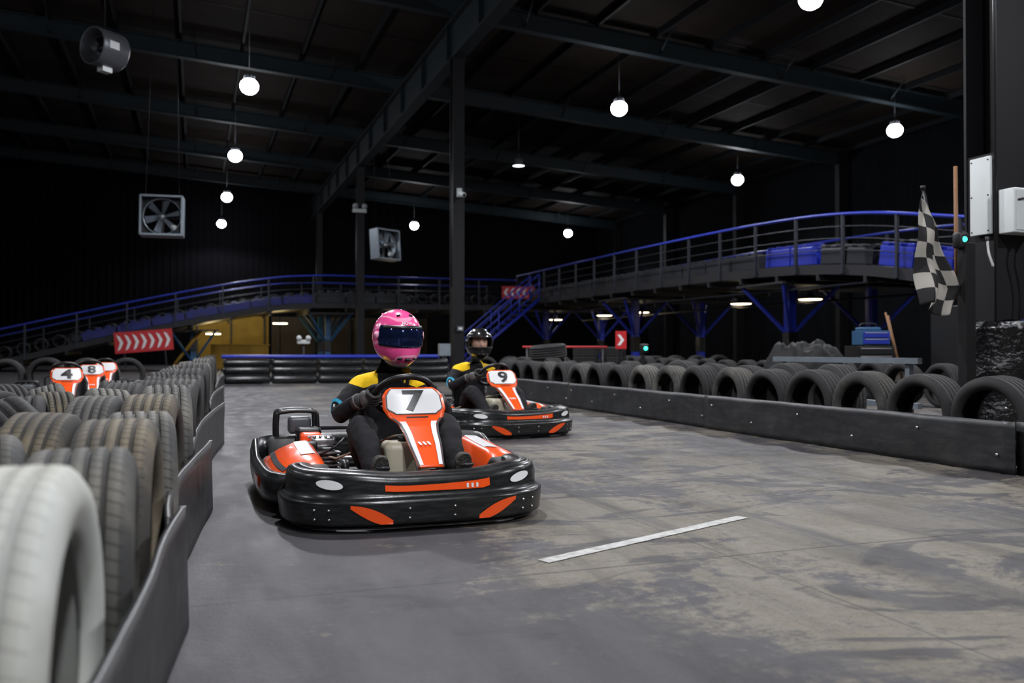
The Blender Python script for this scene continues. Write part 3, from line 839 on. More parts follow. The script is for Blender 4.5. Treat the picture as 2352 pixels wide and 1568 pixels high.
mb.build('flag_stick')
nu, nv = 28, 40; vs = []; uvs = []
for i in range(nu+1):
    for j in range(nv+1):
        a = i/nu; b = j/nv
        w = interp(b, [(0, .06), (.15, .15), (.5, .29), (.75, .35), (1, .25)])
        x0 = interp(b, [(0, -.0), (.5, -.055), (1, -.02)])
        x = x0-.04+a*w; z = 2.04-b*.93-.16*a*(1-b)*1.0+.05*math.sin(a*5+.5)*b
        y = .045*math.sin(a*9+b*2.5)*(.35+b)+.02*math.sin(b*11+a*4)
        vs.append((5.47+x, 5.38+y, z)); uvs.append((a*3.6+.1, b*7))
fs = [(i*(nv+1)+j, (i+1)*(nv+1)+j, (i+1)*(nv+1)+j+1, i*(nv+1)+j+1) for i in range(nu) for j in range(nv)]
me = bpy.data.meshes.new('checkered_flag'); me.from_pydata([tuple(RB @ Vector(p)) for p in vs], [], fs); me.materials.append(M['checker'])
uvl = me.uv_layers.new(name='UVMap')
for lp in me.loops: uvl.data[lp.index].uv = uvs[lp.vertex_index]
for p in me.polygons: p.use_smooth = True
o = bpy.data.objects.new('checkered_flag', me); sc.collection.objects.link(o)
md = o.modifiers.new('t', 'SOLIDIFY'); md.thickness = .002

mb = MB(); mb.M = RB @ Matrix.Translation((10.9, 12.0, 0)) @ Matrix.Rotation(rad(-15), 4, 'Z')
mb.box((0, 0, .5), (.66, .45, .72), 'blacksatin')
for k in range(5):
    mb.box((0, -.235, .22+.14*k), (.6, .02, .12), 'blacksatin'); mb.box((0, -.25, .255+.14*k), (.54, .02, .012), 'steel')
mb.box((.03, 0, 1.0), (.50, .36, .24), 'lblue')
for k in range(2): mb.box((.03, -.19, .94+.11*k), (.46, .02, .09), 'blue'); mb.box((.03, -.205, .97+.11*k), (.4, .02, .010), 'steel')
mb.rbox((-.02, 0, 1.15), (.34, .26, .06), 'lblue', .02)
mb.tube(catm([(-.17, 0, 1.17), (-.14, 0, 1.24), (.1, 0, 1.24), (.13, 0, 1.17)], 4), .012, 'dsteel', 6)
for a in (-1, 1):
    for b in (-1, 1): mb.cyl((a*.28-.02, b*.17, .07), (a*.28+.02, b*.17, .07), .07, 'rubber', 14); mb.box((a*.28, b*.17, .12), (.06, .06, .06), 'steel')
mb.build('tool_chest', bevel=.006)
mb = MB(); mb.M = RB
mb.tube([(11.6, 11.9, .02), (11.35, 12.1, 1.45)], .016, 'wood', 8); mb.box((11.6, 11.88, .12), (.22, .03, .28), 'steel')
mb.tube([(11.7, 12., .02), (11.5, 12.2, 1.4)], .016, 'wood', 8); mb.box((11.7, 12., .06), (.35, .08, .08), 'wood')
mb.build('shovel')
# low heap of spare bodywork under a tarp
mb = MB(); mb.M = RB @ Matrix.Translation((8.7, 10.9, 0))
def mound(i, j):
    a = i*2*math.pi; r = j; z = .84*(1-r**6)+.26*noise.noise(Vector((r*math.cos(a)*3.2+4, r*math.sin(a)*3.2, .3)))*(1-r*.6)+.05*noise.noise(Vector((r*math.cos(a)*11, r*math.sin(a)*11, .3)))
    sq = 1/max(abs(math.cos(a)), abs(math.sin(a)))**.6
    return (.70*r*sq*math.cos(a), .45*r*sq*math.sin(a), max(0, z) if r < .99 else 0)
mb.grid(mound, 64, 24, 'tarp'); mb.build('tarp_covered_pile')
mb = MB(); mb.M = RB
mb.box((7.6, 14., .42), (.06, .06, .84), 'dsteel'); mb.rbox((7.6, 13.95, .82), (.14, .1, .16), 'blacksatin', .02); mb.cyl((7.6, 13.9, .82), (7.6, 13.88, .82), .035, 'green', 14)
mb.build('track_signal_light')
mb = MB(); mb.M = RB
mb.box((9.0, 17.6, 1.02), (.26, .03, .40), 'red'); mb.poly([(8.9, 17.58, .90), (8.97, 17.58, .90), (9.07, 17.58, 1.02), (8.97, 17.58, 1.14), (8.9, 17.58, 1.14), (8.99, 17.58, 1.02)], (0, -1, 0), .005, 'signw')
mb.box((9.0, 17.64, .5), (.05, .05, 1.0), 'dsteel'); mb.build('chevron_sign')
mb = MB(); mb.M = RB
mb.tube([(6.6, 17.5, .86), (8.6, 17.5, .86)], .022, 'red', 8)
for k in range(3): mb.cyl((6.7+.9*k, 17.5, 0), (6.7+.9*k, 17.5, .86), .025, 'dsteel', 8)
mb.build('gate_rail')
mb = MB(); mb.M = RB @ Matrix.Translation((11.9, 10.9, 0))
mb.box((0, 0, .75), (.9, .6, 1.5), 'blacksatin'); mb.box((0, -.31, .8), (.8, .03, 1.1), 'darkblue'); mb.box((0, -.33, .8), (.06, .03, .3), 'dsteel')
mb.build('storage_locker', bevel=.01)

# ------------------------------------------------------------------ kart
BW = .577; BOX = .042
def _bp(a): return Vector((BOX+BW*math.copysign(abs(math.sin(a))**.62, a), .52+.42*abs(math.cos(a))**.62, 0))
def BP(a):
    e = .004; p = _bp(a); q = _bp(min(a+e, math.pi/2-1e-4)); r = _bp(max(a-e, -math.pi/2+1e-4)); t = (q-r).normalized()
    return p, Vector((-t.y, t.x, 0))*1.0
BPROF = [(0, (.0, .028)), (.12, (.03, .04)), (.5, (.038, .135)), (.57, (.008, .155)), (.86, (.0, .215)), (.92, (-.01, .235)), (1., (-.04, .245))]
def bsurf(a, h, off=0):
    p, n = BP(a)
    o = interp(h, [(k, v[0]) for k, v in BPROF]); z = interp(h, [(k, v[1]) for k, v in BPROF])
    if n.dot(p-Vector((0, .4, 0))) < 0: n = -n
    zz = z + (.02*smooth((abs(p.x)-.15)/.3) if h > .6 else 0)
    return p+n*(o+off)+Vector((0, 0, zz))
def x2a(x): return math.copysign(math.asin(min(1, (abs(x)/BW)**(1/.62))), x)
PAN = [(0, (.335, .595)), (.12, (.36, .560)), (.35, (.405, .470)), (.5, (.45, .415)), (.75, (.56, .33)), (1, (.66, .235))]
PW = [(0, .105), (.04, .13), (.14, .155), (.30, .160), (.40, .138), (.48, .102), (.6, .088), (.75, .082), (1, .062)]
PX = -.012
def psurf(x, t, off=0):
    y = interp(t, [(k, v[0]) for k, v in PAN]); z = interp(t, [(k, v[1]) for k, v in PAN])
    return Vector((x+PX-.022*t, y-1.1*x*x+off*.8, z+off*.6))
def make_kart(loc, yaw, num, name='racing_kart'):
    root = empty(name, Matrix.Translation((*loc, 0)) @ Matrix.Rotation(rad(180+yaw), 4, 'Z'))
    mb = MB()
    for sg in (-1, 1):
        mb.tube(catm([(sg*.16, .80, .07), (sg*.2, .6, .07), (sg*.33, .35, .07), (sg*.36, -.2, .07), (sg*.36, -.85, .09)], 6), .016, 'dsteel', 8)
        mb.tube([(sg*.2, .58, .08), (sg*.42, .52, .13)], .02, 'dsteel', 8)
        mb.tube([(sg*.36, .25, .08), (sg*.6, .22, .10), (sg*.6, -.35, .10), (sg*.36, -.38, .08)], .014, 'dsteel', 8)
    for y in (.78, .1, -.35, -.82): mb.tube([(-.33 if y < .5 else -.17, y, .07), (.33 if y < .5 else .17, y, .07)], .015, 'dsteel', 8)
    mb.box((0, .28, .055), (.56, .95, .008), 'dsteel')
    mb.cyl((-.62, -.56, .135), (.62, -.56, .135), .022, 'steel', 12)
    mb.build('chassis', root)
    for nm, sg, y, r, w, x in (('wheel_front_right', 1, .50, .125, .12, .48), ('wheel_front_left', -1, .50, .125, .12, .44), ('wheel_rear_right', 1, -.62, .14, .19, .53), ('wheel_rear_left', -1, -.62, .14, .19, .53)):
        mb = MB(); mb.M = Matrix.Translation((sg*x, y, r))
        h = w/2
        mb.lathe([(-h*.8, r*.5), (-h, r*.6), (-h, r*.85), (-h*.8, r*.99), (0, r), (h*.8, r*.99), (h, r*.85), (h, r*.6), (h*.8, r*.5)], 'rubber', 28)
        mb.lathe([(-h*.8, r*.52), (-h*.6, r*.42), (0, r*.4), (0, .02), (.01, .02), (.01, r*.42), (h*.6, r*.44), (h*.8, r*.54)], 'alu', 24, None, False)
        mb.cyl((-.03, 0, 0), (.03, 0, 0), r*.3, 'dsteel', 14); mb.build(nm, root)
    mb = MB(); A = math.pi/2
    N_ = 64
    aa = []
    for i in range(N_+1):
        x = -1+2*i/N_; aa.append(math.copysign(A*(1-(1-abs(x))**1.25), x))
    def fb(i, j): return bsurf(aa[int(round(i*N_))]*.9999, j)
    mb.grid(fb, N_, 28, 'blackpl')
    def lip(i, j):
        p = bsurf(aa[int(round(i*N_))]*.9999, 1.0); q = Vector((p.x*.84, .45+(p.y-.45)*.68, p.z+.006-.03*j*j)); return p.lerp(q, j)
    mb.grid(lip, N_, 3, 'blackpl')
    def botl(i, j):
        p = bsurf(aa[int(round(i*N_))]*.9999, 0); q = Vector((p.x*.9, .45+(p.y-.45)*.85, p.z)); return p.lerp(q, j)
    mb.grid(botl, N_, 1, 'blackpl')
    for sg in (-1, 1):
        def arm(i, j, sg=sg):
            p = bsurf(sg*A*.9999, j); return Vector((p.x-sg*.05*i*i, p.y-.10*i, lerp(p.z, lerp(.05, .2, j), i)))
        mb.grid(arm, 6, 8, 'blackpl')
    mb.build('front_bumper', root, solid=.010, sub=0)
    mb = MB()
    def decal(x0, x1, h0, h1, mat, off=.005, n=16):
        def fn(i, j):
            x = lerp(x0, x1, i); a_, b_ = (h0(i) if callable(h0) else h0), (h1(i) if callable(h1) else h1); return bsurf(x2a(x), lerp(a_, b_, j), off)
        mb.grid(fn, n, 4, mat)
    decal(-.27, .20, lambda i: .60+.06*i+.05*(1-i)*(1 if i > .02 else 1.6), lambda i: .84-.05*i-.03*math.sin(i*3), 'orange')
    for k in range(3): decal(-.17-.022*k, -.16-.022*k, lambda i: .68, lambda i: .77, 'white', .008, 2)
    for sg in (-1, 1):
        def slant(i, j, sg=sg):
            t = i; xc = sg*lerp(.19, .36, t)-.02; w = .04*math.sin(math.pi*min(1, .12+t*.85))+.010
            h = lerp(.14, .44, t)+(j-.5)*w*4.2
            return bsurf(x2a(xc), max(.13, min(.495, h)), .004)
        mb.grid(slant, 14, 4, 'orange')
        def oval(i, j, sg=sg):
            a = i*2*math.pi; return bsurf(x2a(sg*.425+.052*j*math.cos(a)), max(.61, min(.855, .735+.095*j*math.sin(a)-sg*math.cos(a)*j*-.03)), .006)
        mb.grid(oval, 28, 4, 'white')
        for x in (.10, .42, .47):
            for hh in (.22, .38):
                p = bsurf(x2a(sg*x), hh, .001); q = bsurf(x2a(sg*x), hh, .006); mb.cyl(p, q, .006, 'steel', 8)
    mb.build('bumper_decals', root)
    mb = MB()
    half = [(.58, .44), (.64, .34), (.685, .2), (.70, -.2), (.70, -.6), (.68, -.78), (.6, -.9), (.4, -.95), (0, -.96)]
    path = [(x, y) for x, y in half]+[(-x if y < .4 else -x+.06, y) for x, y in reversed(half[:-1])]
    P = catm([(a, b, 0) for a, b in path], 5)
    prof = [(-.02, .05), (.012, .055), (.02, .09), (.02, .15), (.008, .19), (-.02, .195), (-.03, .12)]
    def belt(i, j):
        k = int(round(i*(len(P)-1))); p = P[k]; a = P[max(0, k-1)]; b = P[min(len(P)-1, k+1)]; t = (b-a).normalized(); n = Vector((t.y, -t.x, 0))
        if n.dot(p-Vector((0, -.2, 0))) < 0: n = -n
        q = prof[int(round(j*len(prof))) % len(prof)]; kz = 1+.35*smooth((-p.y-.4)/.3)
        return p+n*q[0]*1.1+Vector((0, 0, q[1]*kz))
    mb.grid(belt, len(P)-1, len(prof), 'blackpl')
    for sg in (1, -1):
        mb.grid(lambda i, j, sg=sg: (sg*(.7235-.004*abs(i-.5)), lerp(.12, -.18, i), lerp(.085+.02*i, .15-.01*i, j)), 6, 2, 'orange')
    mb.build('side_and_rear_bumper', root)
    for sg, nm in ((1, 'side_pod_right'), (-1, 'side_pod_left')):
        mb = MB()
        sec = [(.68, .05), (.69, .10), (.685, .16), (.66, .20), (.60, .235), (.52, .262), (.45, .268), (.42, .25), (.42, .06)]
        ys = [.40, .385, .33, .24, .1, -.05, -.2, -.32, -.38]
        def pod(i, j, sg=sg):
            k = i*(len(ys)-1); y = ys[int(round(k))]; q = j*(len(sec)-1); x, z = sec[int(round(q))]
            f = interp(y, [(-.38, .8), (-.2, 1.), (.2, 1.0), (.33, .88), (.40, .62)]); z2 = .05+(z-.05)*f*(1+.12*smooth((.1-y)/.4))
            x2 = .42+(x-.42)*interp(y, [(-.38, .96), (.2, .97), (.40, .72)])
            return (sg*x2, y, z2)
        def pmx(i, j):
            q = j*(len(sec)-1)
            return 'orange' if q > 2 else 'blackpl'
        mb.grid(pod, len(ys)-1, len(sec)-1, pmx)
        cap = [pod(0, j/(len(sec)-1)) for j in range(len(sec))]
        mb.add([Vector(p) for p in cap], [tuple(range(len(cap)))], 'orange')
        cap = [pod(1, j/(len(sec)-1)) for j in range(len(sec))]
        mb.add([Vector(p) for p in cap], [tuple(range(len(cap)))], 'blackpl')
        def dec(x0, x1, ya, yb, mat, o=.004):
            def f(i, j):
                y = lerp(ya, yb, i)
                fr = interp(y, [(-.38, 8), (-.32, 7), (-.2, 6), (-.05, 5), (.1, 4), (.24, 3), (.33, 2), (.385, 1), (.40, 0)])/(8)
                k0 = int(fr*8); k1 = min(8, k0+1); t = fr*8-k0; q = lerp(x0, x1, j); j0 = int(q); j1 = min(8, j0+1); tt = q-j0
                def S_(a, b): return Vector(pod(a/8, b/8))
                return S_(k0, j0).lerp(S_(k0, j1), tt).lerp(S_(k1, j0).lerp(S_(k1, j1), tt), t)+Vector((0, 0, o))+Vector((sg*o*.5, 0, 0))
            mb.grid(f, 10, 4, mat)
        dec(3.2, 3.6, .30, -.30, 'greyd'); dec(5., 6.2, .18, -.30, 'white')
        mb.build(nm, root)
    mb = MB()
    def fp(i, j): w = interp(j, PW); return psurf((i*2-1)*w, j)
    mb.grid(fp, 12, 40, 'orange'); mb.build('front_fairing', root, solid=.008)
    mb = MB()
    def wp(i, j):
        t = lerp(.035, .36, j); w = (interp(t, PW)-.022)*(1-.2*smooth((j-.8)/.2)); return psurf((i*2-1)*w, t, .005)
    def wp2(i, j):
        t = lerp(.028, .37, j); w = (interp(t, PW)-.016)*(1-.2*smooth((j-.8)/.2)); return psurf((i*2-1)*w, t, .003)
    mb.grid(wp, 12, 14, 'white'); mb.grid(wp2, 12, 14, 'greyd')
    for sg in (-1, 1):
        mb.grid(lambda i, j, sg=sg: psurf(sg*lerp(.58, .86, i)*interp(lerp(.46, .98, j), PW), lerp(.46, .98, j), .005), 2, 14, 'white')
        mb.grid(lambda i, j, sg=sg: psurf(sg*lerp(.88, .99, i)*interp(lerp(.42, 1, j), PW), lerp(.42, 1, j), .005), 2, 14, 'greyd')
    mb.grid(lambda i, j: psurf((i*2-1)*.055, lerp(.40, .413, j), .005), 4, 2, 'ink')
    for k in range(3): mb.grid(lambda i, j: psurf(-.028+.022*k+(.012*i)+.01*j, lerp(.76, .72, j), .006), 1, 2, 'white')
    if num:
        V, F = text_eval(num, .150, .006 if num in '47' else .0045, .0)
        V2 = [psurf(-v.x*1.38, .20-v.y/.43, .0085) for v in V]; mb.add(V2, F, 'ink')
    mb.build('number_plate', root)
    mb = MB(); wc = Vector((0, .20, .55)); t = Vector((0, .75, .66)); n = Vector((0, -.66, .75)); R = .15
    mb.tube([wc+Vector((R*math.cos(a), 0, 0))+t*R*math.sin(a) for a in [2*math.pi*k/36 for k in range(36)]], .016, 'blacksatin', 10, True)
    for a in (90, 210, 330): mb.tube([wc-n*.02, wc+Vector((R*math.cos(rad(a)), 0, 0))+t*R*math.sin(rad(a))], .010, 'dsteel', 8)
    mb.cyl(wc-n*.03, wc+n*.01, .045, 'blacksatin', 16); mb.tube([wc-n*.02, (0, .62, .12)], .013, 'steel', 8)
    mb.tube([(-.12, .42, .08), (0, .40, .36), (.12, .42, .08)], .012, 'dsteel', 8)
    mb.tube([(0, .58, .14), (.42, .5, .12)], .009, 'steel', 8); mb.tube([(0, .58, .14), (-.42, .5, .12)], .009, 'steel', 8)
    mb.build('steering_wheel', root)
    mb = MB()
    mb.rbox((.03, .36, .2), (.22, .2, .26), 'tank', .035); mb.cyl((.03, .36, .32), (.03, .36, .36), .035, 'ink', 14)
    mb.tube([(.0, .33, .36), (.05, .2, .34), (.3, -.1, .2), (.4, -.4, .2)], .006, 'tank', 6)
    mb.build('fuel_tank', root)
    mb = MB()
    for sg in (-1, 1): mb.tube([(sg*.2, .66, .07), (sg*.2, .68, .22), (sg*.23, .68, .24), (sg*.17, .68, .24)], .009, 'dsteel', 6)
    mb.build('pedals', root)
    mb = MB()
    sp = [(0, (.02, .16)), (.2, (-.15, .07)), (.35, (-.28, .055)), (.5, (-.38, .10)), (.7, (-.44, .25)), (1, (-.50, .52))]
    def seat(i, j):
        c = (interp(j, [(k, v[0]) for k, v in sp]), interp(j, [(k, v[1]) for k, v in sp])); w = interp(j, [(0, .15), (.3, .17), (.6, .19), (.85, .2), (1, .15)]); q = i*2-1
        side = abs(q)**4
        return Vector((w*q, c[0]+side*interp(j, [(0, .02), (.4, .1), (.8, .14), (1, .04)]), c[1]+side*interp(j, [(0, .08), (.4, .14), (.8, .03), (1, 0)])))
    mb.grid(seat, 16, 20, 'blacksatin'); mb.build('seat', root, solid=.012)
    mb = MB(); mb.M = Matrix.Translation((.37, -.36, .0))
    mb.rbox((0, 0, .15), (.20, .24, .16), 'alu', .03); mb.box((0, -.0, .05), (.28, .34, .02), 'dsteel')
    for k in range(6): mb.box((-.02, .14+.0, .11+.022*k), (.17, .09, .008), 'alu')
    mb.rbox((-.02, .06, .275), (.13, .14, .06), 'alu', .02); mb.rbox((.03, -.06, .28), (.12, .1, .07), 'orange', .02); mb.cyl((.105, .0, .16), (.15, .0, .16), .085, 'orange', 22); mb.cyl((.15, 0, .16), (.165, 0, .16), .06, 'blacksatin', 18)
    mb.rbox((.03, -.19, .27), (.14, .12, .13), 'blacksatin', .02); mb.rbox((.07, .15, .25), (.10, .07, .07), 'dsteel', .015)
    for k in range(5): mb.cyl((-.06+.03*k, .12, .30), (-.06+.03*k, .12, .312), .008, 'steel', 8)
    mb.tube(catm([(.02, .19, .14), (.08, .28, .15), (.2, .28, .13), (.26, .1, .12)], 5), .022, 'steel', 10); mb.cyl((.245, .1, .13), (.245, -.22, .13), .045, 'alu', 14)
    mb.tube(catm([(-.08, .1, .25), (-.12, .2, .3), (-.05, .28, .26), (.05, .2, .2)], 5), .007, 'ink', 6); mb.tube(catm([(.08, .1, .22), (.14, .16, .28), (.1, .25, .22)], 5), .007, 'ink', 6)
    mb.cyl((-.13, 0, .1), (-.17, 0, .1), .06, 'dsteel', 16)
    mb.build('engine', root)
    mb = MB()
    for y in (-.80, -.62):
        mb.tube(catm([(.34, y, .2), (.34, y, .38), (.37, y, .42), (.54, y, .42), (.57, y, .38), (.57, y, .2)], 4), .012, 'blacksatin', 8)
    mb.tube([(.37, -.8, .42), (.37, -.62, .42)], .012, 'blacksatin', 8); mb.tube([(.54, -.8, .42), (.54, -.62, .42)], .012, 'blacksatin', 8)
    mb.rbox((.44, -.66, .34), (.13, .10, .10), 'grey', .02)
    mb.tube([(-.3, -.85, .2), (-.3, -.85, .3), (.3, -.85, .3), (.3, -.85, .2)], .012, 'blacksatin', 8)
    mb.build('engine_guard', root)
    mb = MB()
    mb.box((-.36, -.45, .16), (.14, .3, .12), 'dsteel'); mb.rbox((-.44, -.35, .2), (.14, .22, .14), 'blackpl', .03); mb.cyl((-.36, -.72, .16), (-.36, -.5, .16), .05, 'alu', 14)
    mb.build('battery_box', root)
    return root

def helm(az, el, off=0.):
    ca = math.cos(az); d = Vector((math.sin(az)*math.cos(el), ca*math.cos(el), math.sin(el)))
    p = Vector((d.x*(.128+off), d.y*(.155+off), d.z*(.148+off)))
    fy = max(0, ca); k = smooth(-el/rad(45))
    p.y += .030*fy*fy*k; p.z -= .022*fy*k
    p.y -= .012*max(0, -ca)*smooth((el+.3)/1.)
    if el < rad(-38): p.x *= 1-.10*smooth((rad(-38)-el)/rad(25)); p.y *= 1-.06*smooth((rad(-38)-el)/rad(25))
    return p
def make_driver(loc, yaw, helmet, headoff, headyaw, headtilt=0, open_face=False, name='kart_driver', headscale=1.05):
    root = empty(name, Matrix.Translation((*loc, 0)) @ Matrix.Rotation(rad(180+yaw), 4, 'Z'))
    hx = headoff
    wc = Vector((0, .20, .55)); t = Vector((0, .75, .66)); n = Vector((0, -.66, .75)); R = .15
    hands = {}
    for sg in (1, -1):
        al = rad(-5); N_ = Vector((sg*math.cos(al), 0, 0))+t*math.sin(al); T = t.normalized()
        Q = wc+N_*R; wrist = Q+N_*.048+Vector((0, -.085, -.012)); hands[sg] = (Q, N_, T, wrist)
    V = [(0, -.24, .17), (0, -.29, .30), (hx*.3, -.30, .44), (hx*.6, -.275, .565), (hx*.9, -.22, .66), (hx, -.19, .76)]
    Rr = [.14, .135, .15, .125, .062, .06]
    E = [(0, 1), (1, 2), (2, 3), (3, 4), (4, 5)]
    for sg in (1, -1):
        b = len(V); w = hands[sg][3]
        V += [(sg*.175+hx*.6, -.265, .585), (sg*.245+hx*.3, -.20, .50), (sg*.285, -.11, .43), (sg*.262, -.0, .47), tuple(w)]
        Rr += [.078, .066, .056, .050, .034]; E += [(3, b), (b, b+1), (b+1, b+2), (b+2, b+3), (b+3, b+4)]
        b = len(V)
        V += [(sg*.10, -.18, .165), (sg*.175, .03, .31), (sg*.225, .20, .40), (sg*.215, .34, .31), (sg*.20, .50, .17)]
        Rr += [.105, .092, .076, .066, .048]; E += [(0, b), (b, b+1), (b+1, b+2), (b+2, b+3), (b+3, b+4)]
    VV, FF = skin_eval(V, E, Rr, 3, 0)
    mb = MB()
    VV = [v+Vector((noise.noise(v*11), noise.noise(v*11+Vector((9, 0, 0))), noise.noise(v*11+Vector((0, 9, 0)))))*.009+Vector((noise.noise(v*30), noise.noise(v*30+Vector((9, 0, 0))), 0))*.004 for v in VV]
    mb.add(VV, FF, 'suit', True)
    mb.build('body_in_race_suit', root)
    mb = MB()
    for sg in (1, -1):
        v1, f1 = skin_eval([(sg*.20, .47, .19), (sg*.20, .515, .125), (sg*.20, .56, .18), (sg*.20, .605, .255), (sg*.20, .615, .295)], [(0, 1), (1, 2), (2, 3), (3, 4)], [.05, .05, .044, .042, .03], 2)
        mb.add(v1, f1, 'boot', True)
        mb.M = Matrix.Translation((sg*.20, .602, .195)) @ Matrix.Rotation(rad(-24), 4, 'X')
        outl = []
        for k in range(28):
            a = 2*math.pi*k/28; s_, c_ = math.sin(a), math.cos(a)
            outl.append(((.038+.008*s_)*math.copysign(abs(c_)**.8, c_)*(1-.12*math.exp(-((s_+.1)/.3)**2)), -.008, .108*math.copysign(abs(s_)**.85, s_)))
        mb.poly(outl, (0, 1, 0), .018, 'sole'); mb.M = Matrix.Identity(4)
    mb.build('boots', root, bevel=.004)
    for sg, nm in ((1, 'glove_right'), (-1, 'glove_left')):
        Q, N_, T, wrist = hands[sg]; mb = MB()
        def pt(ph, r, tau): return Q+T*tau+N_*(r*math.cos(rad(ph)))-n*(r*math.sin(rad(ph)))
        for k, (tau, ln) in enumerate(((.034, .93), (.012, 1.), (-.010, .95), (-.031, .8))):
            c = [pt(-35, .046, tau*.8), pt(5, .040, tau), pt(60*ln+8, .034, tau), pt(118*ln, .031, tau*1.02), pt(172*ln, .029, tau)]
            v1, f1 = skin_eval(c, [(0, 1), (1, 2), (2, 3), (3, 4)], [.0115, .0115, .0105, .0098, .008], 2); mb.add(v1, f1, 'glove', True)
        c = [wrist+T*.012+N_*-.005, Q+N_*.018+n*.038+T*.035, Q-N_*.004+n*.033+T*.052, Q-N_*.022+n*.027+T*.056]
        v1, f1 = skin_eval(c, [(0, 1), (1, 2), (2, 3)], [.016, .0135, .012, .009], 2); mb.add(v1, f1, 'glove', True)
        kn = (pt(5, .040, .034)+pt(5, .040, -.031))/2; d = (kn-wrist).normalized(); side = (T-d*T.dot(d)).normalized(); th = d.cross(side)
        bm = bmesh.new(); bmesh.ops.create_icosphere(bm, subdivisions=3, radius=1)
        cen = (kn*.52+wrist*.48); L_ = (kn-wrist).length*.60
        vs = []
        for v in bm.verts:
            q = v.co; e = Vector((math.copysign(abs(q.x)**.8, q.x), math.copysign(abs(q.y)**.8, q.y), q.z)); vs.append(cen+d*e.x*L_+side*e.y*.043+th*e.z*.021)
        mb.add(vs, [tuple(x.index for x in f.verts) for f in bm.faces], 'glovew', True); bm.free()
        el = Vector((sg*.262, 0, .47)); dd = (el-wrist).normalized()
        mb.tube([wrist-dd*.012, wrist+dd*.01, wrist+dd*.05, wrist+dd*.055], [.030, .038, .044, .036], 'glove', 16)
        mb.tube([wrist+dd*.022, wrist+dd*.034], [.0425, .0435], 'glovew', 16)
        mb.build(nm, root)
    # round sleeve patch with a plain bar as stand-in mark
    mb = MB(); nn = Vector((.75, .62, .12)).normalized(); a = Vector((0, 0, 1)); a = (a-nn*a.dot(nn)).normalized(); b = nn.cross(a)
    c = Vector((.268+hx*.2, -.155, .468))
    def pd(r, th_, off):
        q = r*math.cos(th_); w = r*math.sin(th_); return c+a*q+b*w+nn*(.062+off-9*w*w)
    mb.grid(lambda i, j: pd(.048*j, i*2*math.pi, 0), 28, 5, 'cyan'); mb.grid(lambda i, j: pd(.030*j, i*2*math.pi, .003), 28, 4, 'ink')
    mb.grid(lambda i, j: c+a*lerp(-.016, .016, i)+b*lerp(-.007, .007, j)+nn*.070, 2, 1, 'white')
    mb.build('sleeve_patch', root)
    hr = empty('helmet_group', None, root); hr.location = (hx, -.145, .855); hr.rotation_euler = (rad(-headtilt), rad(0), rad(headyaw)); hr.scale = (headscale,)*3
    mb = MB()
    def open_(i, j):
        az = lerp(-math.pi, math.pi, i); el = lerp(rad(-62), rad(90), j); return abs(az) < rad(70) and rad(-14) < el < rad(24)
    if helmet == 'pink':
        def hm(i, j):
            az = lerp(-math.pi, math.pi, i); el = lerp(rad(-62), rad(90), j); e = math.degrees(el); a_ = math.degrees(abs(az))
            if e < -50: return 'signw' if a_ > 60 else 'pinkl'
            return 'pink'
    else: hm = lambda i, j: 'hblack'
    mb.grid(lambda i, j: helm(lerp(-math.pi, math.pi, i), lerp(rad(-62), rad(90), j)), 120, 84, hm, True, open_)
    shell = mb.build('helmet_shell', hr, solid=.014)
    mb = MB()
    mb.tube([helm(rad(a_), rad(-62)) for a_ in range(0, 360, 10)], .008, 'ink', 8, True)
    mb.tube([helm(rad(a_), rad(24.5), .001) for a_ in range(-70, 71, 7)]+[helm(rad(70), rad(e), .001) for e in (18, 10, 2, -6, -12)]+[helm(rad(a_), rad(-14.5), .001) for a_ in range(70, -71, -7)]+[helm(rad(-70), rad(e), .001) for e in (-12, -6, 2, 10, 18)], .0045, 'ink', 6, True)
    for sg in (-1, 1):
        p = helm(rad(sg*78), rad(5), .002); mb.cyl(p, p*1.06, .020, 'ink' if helmet != 'pink' else 'pinkl', 14)
        for e, a0 in ((52, 18), (-34, 16)):
            pa = helm(rad(sg*a0), rad(e), .003); pb = helm(rad(sg*(a0+12)), rad(e-2), .003); mb.tube([pa, pb], .006, 'ink', 8)
    pa = helm(rad(-9), rad(-36), .004); pb = helm(rad(9), rad(-36), .004); mb.tube([pa, pb], .008, 'ink', 8)
    mb.tube([helm(rad(150), rad(48), .006), helm(rad(180), rad(44), .012), helm(rad(-150), rad(48), .006)], .010, 'pink' if helmet == 'pink' else 'hblack', 8)
    mb.build('helmet_trim', hr)
    if not open_face:
        mb = MB(); mb.grid(lambda i, j: helm(rad(lerp(-72, 72, i)), rad(lerp(-15, 25, j)), .005), 40, 14, 'visor')
        mb.grid(lambda i, j: helm(rad(lerp(-60, 60, i)), rad(lerp(19, 25.5, j)), .0065), 30, 2, 'ink')
        mb.build('visor', hr, solid=.003)
        mb = MB()
        for txt, az0, el0, sz in (('NOVA', 0, 31.5, .026), ('NOVA', 8, -47, .026), ('NOVA', -55, -30, .02)):
            V1, F1 = text_eval(txt, sz, .0006)
            mb.add([helm(rad(az0)-v.x/.15, rad(el0)+v.y/.15, .004) for v in V1], F1, 'signw', True)
        mb.build('helmet_lettering', hr)
    else:
        mb = MB(); mb.grid(lambda i, j: helm(rad(lerp(-72, 72, i)), rad(lerp(20, 34, j)), .008), 40, 6, 'hblack'); mb.build('raised_visor', hr, solid=.003)
    mb = MB()
